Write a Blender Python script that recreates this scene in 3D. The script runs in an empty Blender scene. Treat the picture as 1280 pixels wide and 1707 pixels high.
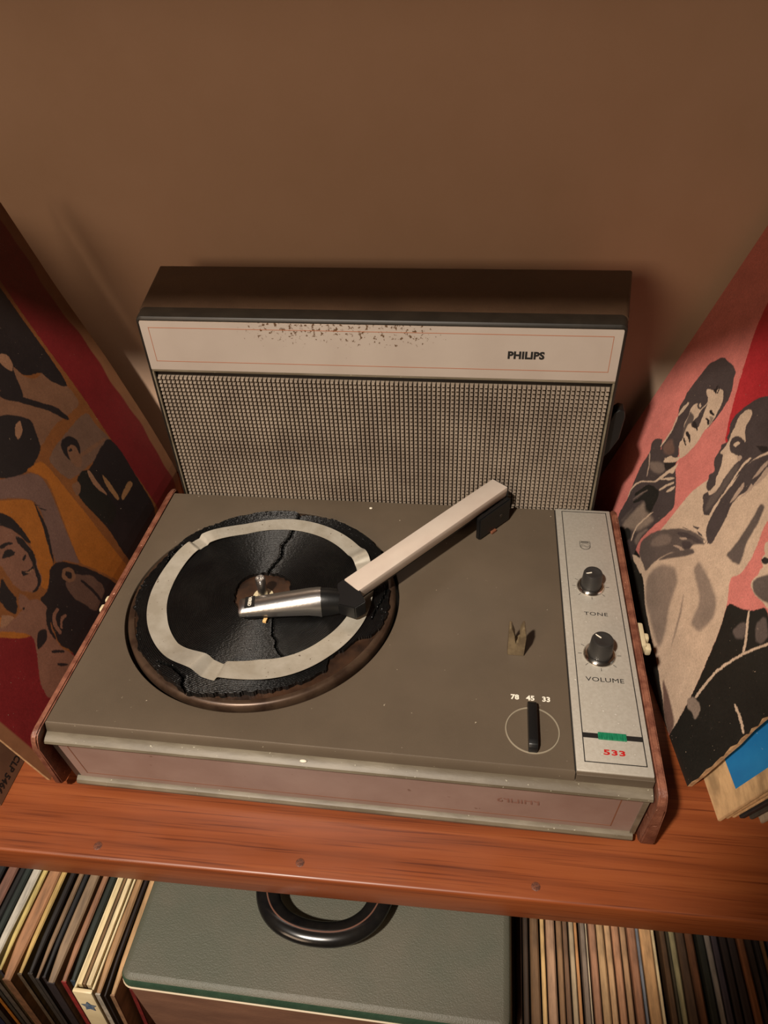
import bpy, bmesh, math, random
import numpy as np
from mathutils import Vector, Matrix
PI = math.pi
random.seed(7)
SC = bpy.context.scene
COL = SC.collection

# ------------------------------------------------------------------ camera
cam_d = bpy.data.cameras.new('camera'); cam = bpy.data.objects.new('camera', cam_d); COL.objects.link(cam)
cam_d.sensor_fit = 'HORIZONTAL'; cam_d.sensor_width = 36.0; cam_d.lens = 1222.16 / 1280 * 36.0
cam_d.clip_start = .01
RC = Matrix(((0.99118294, 0.12720286, -0.03709183), (0.05206274, -0.63131141, -0.77377993), (-0.12184351, 0.76502636, -0.63236763)))
m3 = Matrix((RC[0], -RC[1], -RC[2])).transposed()
cam.matrix_world = Matrix.Translation((0.28170, -0.26169, 0.41671)) @ m3.to_4x4()
SC.camera = cam

# ------------------------------------------------------------------ world, lights, exposure
w = bpy.data.worlds.new('world'); SC.world = w; w.use_nodes = True
bg = w.node_tree.nodes['Background']; bg.inputs[0].default_value = (1.0, .68, .46, 1); bg.inputs[1].default_value = .04
def lamp(name, kind, loc, target, power, color, size, **kw):
    d = bpy.data.lights.new(name, kind); o = bpy.data.objects.new(name, d); COL.objects.link(o)
    o.location = loc; o.rotation_euler = (Vector(target) - Vector(loc)).to_track_quat('-Z', 'Y').to_euler()
    d.energy = power; d.color = color
    if kind == 'AREA': d.size = size
    else: d.shadow_soft_size = size
    for k, v in kw.items(): setattr(d, k, v)
    return o
lamp('ceiling_lamp', 'SPOT', (-.10, -.70, 1.25), (.12, .21, 0), 132, (1.0, .89, .77), .035, spot_size=math.radians(33), spot_blend=.35)
lamp('room_fill', 'AREA', (-.62, -1.6, .85), (.2, .3, .15), 11.5, (1.0, .71, .48), .7)  # added soft fill from the front to brighten wall and lid
SC.view_settings.view_transform = 'Standard'; SC.view_settings.look = 'None'
SC.view_settings.gamma = 1.0; SC.view_settings.use_curve_mapping = False
SC.view_settings.exposure = 0.0

# ------------------------------------------------------------------ helpers
def lin(c):
    return tuple(((x / 12.92) if x <= .04045 else ((x + .055) / 1.055) ** 2.4) for x in c)
def rgb(r, g, b): return lin((r / 255, g / 255, b / 255))
def nd(nt, t, **k):
    n = nt.nodes.new(t)
    for a, b in k.items():
        if a.startswith('i_'):
            n.inputs[a[2:].replace('_', ' ')].default_value = b
        else: setattr(n, a, b)
    return n
def mat(name, col, rough=.5, metal=0., spec=.5, noise=0., nscale=60., col2=None, bump=0., bscale=300., stretch=None, specks=None, speckscale=250., speckth=.72, specks_size=None, coat=0.):
    m = bpy.data.materials.new(name); m.use_nodes = True; nt = m.node_tree; b = nt.nodes['Principled BSDF']
    b.inputs['Roughness'].default_value = rough; b.inputs['Metallic'].default_value = metal
    b.inputs['Specular IOR Level'].default_value = spec; b.inputs['Coat Weight'].default_value = coat
    tc = nd(nt, 'ShaderNodeTexCoord'); mp = nd(nt, 'ShaderNodeMapping'); nt.links.new(tc.outputs['Object'], mp.inputs[0])
    if stretch: mp.inputs['Scale'].default_value = stretch
    out = None
    if col2 is not None:
        n = nd(nt, 'ShaderNodeTexNoise', i_Scale=nscale, i_Detail=6., i_Roughness=.6); nt.links.new(mp.outputs[0], n.inputs[0])
        r = nd(nt, 'ShaderNodeMapRange'); r.inputs[1].default_value = .5 - .22 / max(noise, .1) * .5; r.inputs[2].default_value = .5 + .22 / max(noise, .1) * .5
        nt.links.new(n.outputs[0], r.inputs[0])
        x = nd(nt, 'ShaderNodeMix', data_type='RGBA'); x.inputs['A'].default_value = (*col, 1); x.inputs['B'].default_value = (*col2, 1)
        nt.links.new(r.outputs[0], x.inputs['Factor']); out = x.outputs['Result']
    if specks is not None:
        n2 = nd(nt, 'ShaderNodeTexNoise', i_Scale=speckscale, i_Detail=3.); nt.links.new(tc.outputs['Object'], n2.inputs[0])
        r2 = nd(nt, 'ShaderNodeMapRange'); r2.inputs[1].default_value = speckth; r2.inputs[2].default_value = speckth + .03; nt.links.new(n2.outputs[0], r2.inputs[0])
        x2 = nd(nt, 'ShaderNodeMix', data_type='RGBA'); x2.inputs['B'].default_value = (*specks, 1)
        if out: nt.links.new(out, x2.inputs['A'])
        else: x2.inputs['A'].default_value = (*col, 1)
        nt.links.new(r2.outputs[0], x2.inputs['Factor']); out = x2.outputs['Result']
    if out: nt.links.new(out, b.inputs['Base Color'])
    else: b.inputs['Base Color'].default_value = (*col, 1)
    if bump:
        n3 = nd(nt, 'ShaderNodeTexNoise', i_Scale=bscale, i_Detail=4.); nt.links.new(mp.outputs[0], n3.inputs[0])
        bu = nd(nt, 'ShaderNodeBump', i_Strength=bump, i_Distance=.0006); nt.links.new(n3.outputs[0], bu.inputs['Height']); nt.links.new(bu.outputs[0], b.inputs['Normal'])
    return m
def obj(name, me, m=None, parent=None, loc=None):
    if isinstance(me, bmesh.types.BMesh):
        bm = me; me = bpy.data.meshes.new(name); bmesh.ops.recalc_face_normals(bm, faces=bm.faces); bm.to_mesh(me); bm.free()
    o = bpy.data.objects.new(name, me); COL.objects.link(o)
    if m: me.materials.clear(); me.materials.append(m)
    if parent: o.parent = parent
    if loc: o.location = loc
    return o
def smooth(o, ang=35):
    me = o.data
    me.polygons.foreach_set('use_smooth', [True] * len(me.polygons))
    me.set_sharp_from_angle(angle=math.radians(ang))
    if len(me.polygons) < 9000:
        for p in me.polygons:
            if len(p.vertices) > 6: p.use_smooth = False
    return o
def empty(name, loc=(0, 0, 0), mw=None):
    o = bpy.data.objects.new(name, None); COL.objects.link(o); o.empty_display_size = .02
    if mw is not None: o.matrix_world = mw
    else: o.location = loc
    return o
def tag(o, label, cat, group=None):
    o['label'] = label; o['category'] = cat
    if group: o['group'] = group
    return o
def box(x0, x1, y0, y1, z0, z1, bev=0., seg=2, bm=None):
    b = bmesh.new(); bmesh.ops.create_cube(b, size=1)
    for v in b.verts: v.co = Vector((x0 + (v.co.x + .5) * (x1 - x0), y0 + (v.co.y + .5) * (y1 - y0), z0 + (v.co.z + .5) * (z1 - z0)))
    if bev: bmesh.ops.bevel(b, geom=b.edges[:], offset=bev, segments=seg, affect='EDGES', profile=.5)
    if bm is None: return b
    me = bpy.data.meshes.new('t'); b.to_mesh(me); b.free(); bm.from_mesh(me); bpy.data.meshes.remove(me); return bm
def xf(bm, M, start=0):
    bm.verts.ensure_lookup_table()
    for v in bm.verts[start:]: v.co = M @ v.co
    return bm
def prism(pts, axis, a0, a1, bev=0., bm=None):
    """extrude closed 2D outline pts along axis: 'x' pts=(y,z); 'y' pts=(x,z); 'z' pts=(x,y)"""
    b = bmesh.new()
    def P(p, a): return {'x': (a, p[0], p[1]), 'y': (p[0], a, p[1]), 'z': (p[0], p[1], a)}[axis]
    v0 = [b.verts.new(P(p, a0)) for p in pts]; v1 = [b.verts.new(P(p, a1)) for p in pts]; n = len(pts)
    b.faces.new(v0); b.faces.new(v1[::-1])
    for i in range(n): b.faces.new((v0[i], v0[(i + 1) % n], v1[(i + 1) % n], v1[i]))
    if bev: bmesh.ops.bevel(b, geom=b.edges[:], offset=bev, segments=2, affect='EDGES', profile=.5)
    if bm is None: return b
    me = bpy.data.meshes.new('t'); b.to_mesh(me); b.free(); bm.from_mesh(me); bpy.data.meshes.remove(me); return bm
def lathe(prof, c=(0, 0), n=64, bm=None, flute=None):
    """prof: list of (r,z); closed at r=0 ends"""
    b = bm or bmesh.new(); rings = []
    for r, z in prof:
        if r < 1e-6: rings.append([b.verts.new((c[0], c[1], z))])
        else:
            rings.append([b.verts.new((c[0] + rr * math.cos(2 * PI * i / n), c[1] + rr * math.sin(2 * PI * i / n), z)) for i in range(n)
                          for rr in ((r * (1 - (flute if (flute and i % 2) else 0))),)])
    for A, B in zip(rings, rings[1:]):
        for i in range(n):
            j = (i + 1) % n
            if len(A) == 1 and len(B) == 1: continue
            if len(A) == 1: b.faces.new((A[0], B[i], B[j]))
            elif len(B) == 1: b.faces.new((A[i], B[0], A[j]))
            else: b.faces.new((A[i], B[i], B[j], A[j]))
    return b
def tube(path, rx, rz=None, n=16, up=(0, 0, 1), bm=None, caps=True):
    b = bm or bmesh.new(); rz = rz or rx; rings = []; up = Vector(up)
    P = [Vector(p) for p in path]
    for i, p in enumerate(P):
        t = (P[min(i + 1, len(P) - 1)] - P[max(i - 1, 0)]).normalized(); s = t.cross(up).normalized(); u = s.cross(t).normalized()
        rings.append([b.verts.new(p + s * rx * math.cos(2 * PI * k / n) + u * rz * math.sin(2 * PI * k / n)) for k in range(n)])
    for A, B in zip(rings, rings[1:]):
        for k in range(n): b.faces.new((A[k], A[(k + 1) % n], B[(k + 1) % n], B[k]))
    if caps: b.faces.new(rings[0][::-1]); b.faces.new(rings[-1])
    return b
def text(name, s, size, m, parent, M, bold=0., sx=1., spacing=1., shear=0., align='CENTER'):
    c = bpy.data.curves.new(name, 'FONT'); c.body = s; c.size = size; c.align_x = align; c.align_y = 'CENTER'
    c.offset = bold; c.space_character = spacing; c.extrude = .00004; c.shear = shear; c.resolution_u = 3
    o = bpy.data.objects.new(name, c); COL.objects.link(o); bpy.context.view_layer.update()
    me = bpy.data.meshes.new_from_object(o); bpy.data.objects.remove(o); bpy.data.curves.remove(c)
    for v in me.vertices: v.co = M @ Vector((v.co.x * sx, v.co.y, v.co.z))
    return obj(name, me, m, parent)
def loft(sections, m, name, parent, close=True):
    b = bmesh.new(); R = [[b.verts.new(p) for p in s] for s in sections]; n = len(R[0])
    for A, B in zip(R, R[1:]):
        for k in range(n): b.faces.new((A[k], A[(k + 1) % n], B[(k + 1) % n], B[k]))
    b.faces.new(R[0][::-1]); b.faces.new(R[-1]); return obj(name, b, m, parent)

# ------------------------------------------------------------------ materials
H = .0813            # deck height above the shelf
SROT = .0186
def wood_mat(name, c1, c2, c3, axis_scale=(1.8, 46., 46.), rough=.33, bump=.12):
    m = bpy.data.materials.new(name); m.use_nodes = True; nt = m.node_tree; b = nt.nodes['Principled BSDF']
    tc = nd(nt, 'ShaderNodeTexCoord'); mp = nd(nt, 'ShaderNodeMapping'); mp.inputs['Scale'].default_value = axis_scale; nt.links.new(tc.outputs['Object'], mp.inputs[0])
    n = nd(nt, 'ShaderNodeTexNoise', i_Scale=1.6, i_Detail=9., i_Roughness=.62, i_Distortion=.9); nt.links.new(mp.outputs[0], n.inputs[0])
    r = nd(nt, 'ShaderNodeValToRGB'); e = r.color_ramp.elements; e[0].position = .3; e[0].color = (*c1, 1); e[1].position = .72; e[1].color = (*c3, 1)
    k = e.new(.5); k.color = (*c2, 1); nt.links.new(n.outputs[0], r.inputs[0])
    mp2 = nd(nt, 'ShaderNodeMapping'); mp2.inputs['Scale'].default_value = (axis_scale[0] * 6, axis_scale[1] * 14, axis_scale[2] * 14); nt.links.new(tc.outputs['Object'], mp2.inputs[0])
    n2 = nd(nt, 'ShaderNodeTexNoise', i_Scale=1., i_Detail=4.); nt.links.new(mp2.outputs[0], n2.inputs[0])
    r2 = nd(nt, 'ShaderNodeMapRange'); r2.inputs[1].default_value = .56; r2.inputs[2].default_value = .72; nt.links.new(n2.outputs[0], r2.inputs[0])
    x = nd(nt, 'ShaderNodeMix', data_type='RGBA', blend_type='MULTIPLY'); x.inputs['B'].default_value = (.5, .42, .38, 1)
    nt.links.new(r2.outputs[0], x.inputs['Factor']); nt.links.new(r.outputs[0], x.inputs['A'])
    nt.links.new(x.outputs['Result'], b.inputs['Base Color'])
    n3 = nd(nt, 'ShaderNodeTexNoise', i_Scale=22., i_Detail=3.); nt.links.new(tc.outputs['Object'], n3.inputs[0])
    r3 = nd(nt, 'ShaderNodeMapRange'); r3.inputs[3].default_value = rough - .06; r3.inputs[4].default_value = rough + .16; nt.links.new(n3.outputs[0], r3.inputs[0]); nt.links.new(r3.outputs[0], b.inputs['Roughness'])
    bu = nd(nt, 'ShaderNodeBump', i_Strength=bump, i_Distance=.0006); nt.links.new(n.outputs[0], bu.inputs['Height']); nt.links.new(bu.outputs[0], b.inputs['Normal'])
    return m
M_wood = wood_mat('shelf_wood', rgb(104, 50, 22), rgb(124, 62, 29), rgb(138, 74, 37))
M_wall = mat('wall_paint', rgb(203, 170, 144), .85, noise=.6, col2=rgb(196, 163, 136), nscale=9, bump=.15, bscale=350)
M_deck = mat('deck_plastic', rgb(84, 73, 60), .42, col2=rgb(92, 80, 66), noise=.6, nscale=16, bump=.10, bscale=900, specks=rgb(176, 164, 142), speckscale=260, speckth=.735)
M_lip = mat('lip_plastic', rgb(112, 103, 86), .5, col2=rgb(88, 78, 62), noise=1., nscale=60, stretch=(.3, 1, 1), bump=.2, bscale=400, specks=rgb(160, 155, 135), speckscale=500, speckth=.7)
M_dark = mat('dark_plastic', rgb(38, 33, 27), .4)
M_black = mat('black_plastic', rgb(17, 17, 17), .38, bump=.1, bscale=900)
M_rub = mat('black_foot', rgb(22, 20, 18), .7)
M_panel = mat('front_panel_vinyl', rgb(150, 128, 118), .42, col2=rgb(132, 108, 98), noise=.7, nscale=14, specks=rgb(115, 90, 78), speckscale=160, speckth=.72)
M_redline = mat('red_line', rgb(150, 92, 62), .5)
M_redline2 = mat('red_line_front', rgb(118, 76, 54), .5)
M_sidewood = mat('side_leatherette', rgb(134, 86, 66), .45, col2=rgb(98, 56, 42), noise=1., nscale=90, bump=.5, bscale=700, specks=rgb(190, 140, 118), speckscale=260, speckth=.68)
M_silver = mat('control_metal', rgb(190, 184, 172), .42, metal=.35, col2=rgb(178, 171, 158), noise=.6, nscale=420, bump=.06, bscale=900, specks=rgb(215, 210, 200), speckscale=420, speckth=.7)
M_ink = mat('black_ink', rgb(20, 18, 16), .6)
M_white_ink = mat('white_ink', rgb(235, 228, 210), .6)
M_red_ink = mat('red_ink', rgb(170, 24, 22), .5)
M_green = mat('green_lens', rgb(14, 92, 62), .3, col2=rgb(34, 124, 88), noise=1., nscale=500, stretch=(3, .3, 1))
M_chrome = mat('chrome', rgb(210, 206, 200), .16, metal=1.)
M_chrome_r = mat('brushed_chrome', rgb(205, 203, 200), .33, metal=1., stretch=(1, 1, 1), bump=.15, bscale=600)
M_arm = mat('arm_paint', rgb(205, 192, 178), .38, metal=.1, col2=rgb(196, 180, 166), noise=.6, nscale=30)
M_platter = mat('platter_metal', rgb(74, 50, 34), .42, metal=.35, col2=rgb(44, 30, 22), noise=1., nscale=40, specks=rgb(120, 95, 70), speckscale=180, speckth=.7)
M_rim = mat('platter_rim_metal', rgb(84, 66, 52), .36, metal=.45, col2=rgb(60, 44, 34), noise=1., nscale=50)
M_ring = mat('trim_ring_paper', rgb(188, 182, 168), .36, metal=.35, col2=rgb(170, 162, 146), noise=1., nscale=50, specks=rgb(110, 96, 80), speckscale=380, speckth=.7)
M_cream = mat('cream_plastic', rgb(200, 185, 150), .4)
M_green_case = mat('green_leatherette', rgb(78, 80, 68), .5, col2=rgb(90, 86, 74), noise=.8, nscale=12, bump=.55, bscale=1100)
M_green_edge = mat('green_edge', rgb(38, 62, 48), .42, col2=rgb(52, 74, 58), noise=.8, nscale=60, bump=.4, bscale=900)
M_brown_case = mat('brown_leatherette', rgb(128, 92, 72), .55, col2=rgb(108, 76, 60), noise=.8, nscale=40, stretch=(.4, 1, 1), bump=.3, bscale=900)
M_piping = mat('cream_piping', rgb(176, 160, 132), .5)
M_handle = mat('bakelite', rgb(14, 14, 15), .18, col2=rgb(24, 22, 20), noise=1, nscale=60)
M_lidtop = mat('lid_top_leatherette', rgb(74, 54, 38), .5, col2=rgb(62, 44, 30), noise=.8, nscale=22, bump=.35, bscale=900, specks=rgb(30, 20, 14), speckscale=90, speckth=.75)

# rusty speckles on the lid's name strip, denser in the middle left of its upper half
def strip_mat():
    m = bpy.data.materials.new('name_strip_metal'); m.use_nodes = True; nt = m.node_tree; b = nt.nodes['Principled BSDF']
    b.inputs['Roughness'].default_value = .42; b.inputs['Metallic'].default_value = .25
    tc = nd(nt, 'ShaderNodeAttribute', attribute_name='place'); n = nd(nt, 'ShaderNodeTexNoise', i_Scale=26., i_Detail=5.); nt.links.new(tc.outputs['Vector'], n.inputs[0])
    x = nd(nt, 'ShaderNodeMix', data_type='RGBA'); x.inputs['A'].default_value = (*rgb(186, 174, 162), 1); x.inputs['B'].default_value = (*rgb(168, 154, 142), 1)
    nt.links.new(n.outputs[0], x.inputs['Factor'])
    sep = nd(nt, 'ShaderNodeSeparateXYZ'); nt.links.new(tc.outputs['Vector'], sep.inputs[0])
    gx = nd(nt, 'ShaderNodeMath', operation='SUBTRACT'); gx.inputs[1].default_value = .165; nt.links.new(sep.outputs[0], gx.inputs[0])
    gx2 = nd(nt, 'ShaderNodeMath', operation='ABSOLUTE'); nt.links.new(gx.outputs[0], gx2.inputs[0])
    rx = nd(nt, 'ShaderNodeMapRange'); rx.inputs[1].default_value = .06; rx.inputs[2].default_value = .125; rx.inputs[3].default_value = 1; rx.inputs[4].default_value = 0; nt.links.new(gx2.outputs[0], rx.inputs[0])
    rz = nd(nt, 'ShaderNodeMapRange'); rz.inputs[1].default_value = .216; rz.inputs[2].default_value = .246; rz.inputs[3].default_value = 0.; rz.inputs[4].default_value = 1; nt.links.new(sep.outputs[2], rz.inputs[0])
    d = nd(nt, 'ShaderNodeMath', operation='MULTIPLY'); nt.links.new(rx.outputs[0], d.inputs[0]); nt.links.new(rz.outputs[0], d.inputs[1])
    n2 = nd(nt, 'ShaderNodeTexNoise', i_Scale=330., i_Detail=5., i_Roughness=.65); nt.links.new(tc.outputs['Vector'], n2.inputs[0])
    th = nd(nt, 'ShaderNodeMapRange'); th.inputs[3].default_value = .80; th.inputs[4].default_value = .545; nt.links.new(d.outputs[0], th.inputs[0])
    sb = nd(nt, 'ShaderNodeMath', operation='SUBTRACT'); nt.links.new(n2.outputs[0], sb.inputs[0]); nt.links.new(th.outputs[0], sb.inputs[1])
    ml = nd(nt, 'ShaderNodeMath', operation='MULTIPLY', use_clamp=True); ml.inputs[1].default_value = 22; nt.links.new(sb.outputs[0], ml.inputs[0])
    x2 = nd(nt, 'ShaderNodeMix', data_type='RGBA'); x2.inputs['B'].default_value = (*rgb(96, 72, 50), 1)
    nt.links.new(ml.outputs[0], x2.inputs['Factor']); nt.links.new(x.outputs['Result'], x2.inputs['A']); nt.links.new(x2.outputs['Result'], b.inputs['Base Color'])
    return m
M_strip = strip_mat()
# grooved rubber: concentric ridges around the spindle plus dust
def rubber_mat():
    m = bpy.data.materials.new('grooved_rubber'); m.use_nodes = True; nt = m.node_tree; b = nt.nodes['Principled BSDF']
    b.inputs['Roughness'].default_value = .34; b.inputs['Specular IOR Level'].default_value = .4
    tc = nd(nt, 'ShaderNodeTexCoord'); ln = nd(nt, 'ShaderNodeVectorMath', operation='LENGTH')
    sp = nd(nt, 'ShaderNodeSeparateXYZ'); nt.links.new(tc.outputs['Object'], sp.inputs[0]); cb = nd(nt, 'ShaderNodeCombineXYZ')
    nt.links.new(sp.outputs[0], cb.inputs[0]); nt.links.new(sp.outputs[1], cb.inputs[1]); nt.links.new(cb.outputs[0], ln.inputs[0])
    nz = nd(nt, 'ShaderNodeTexNoise', i_Scale=60., i_Detail=4.); nt.links.new(tc.outputs['Object'], nz.inputs[0])
    mu = nd(nt, 'ShaderNodeMath', operation='MULTIPLY'); mu.inputs[1].default_value = 2 * PI / .0013; nt.links.new(ln.outputs['Value'], mu.inputs[0])
    ad = nd(nt, 'ShaderNodeMath', operation='MULTIPLY_ADD'); ad.inputs[1].default_value = 2.; nt.links.new(nz.outputs[0], ad.inputs[0]); nt.links.new(mu.outputs[0], ad.inputs[2])
    sn = nd(nt, 'ShaderNodeMath', operation='SINE'); nt.links.new(ad.outputs[0], sn.inputs[0])
    n4 = nd(nt, 'ShaderNodeTexNoise', i_Scale=500., i_Detail=4.); nt.links.new(tc.outputs['Object'], n4.inputs[0])
    a2 = nd(nt, 'ShaderNodeMath', operation='MULTIPLY_ADD'); a2.inputs[1].default_value = 1.6; nt.links.new(n4.outputs[0], a2.inputs[0]); nt.links.new(sn.outputs[0], a2.inputs[2])
    bu = nd(nt, 'ShaderNodeBump', i_Strength=.85, i_Distance=.00035); nt.links.new(a2.outputs[0], bu.inputs['Height']); nt.links.new(bu.outputs[0], b.inputs['Normal'])
    n5 = nd(nt, 'ShaderNodeTexNoise', i_Scale=45., i_Detail=7., i_Roughness=.7); nt.links.new(tc.outputs['Object'], n5.inputs[0])
    r = nd(nt, 'ShaderNodeValToRGB'); e = r.color_ramp.elements; e[0].position = .45; e[0].color = (.0035, .0035, .0035, 1); e[1].position = .85; e[1].color = (.012, .0115, .0105, 1)
    nt.links.new(n5.outputs[0], r.inputs[0]); nt.links.new(r.outputs[0], b.inputs['Base Color'])
    return m
M_mat = rubber_mat()
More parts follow.
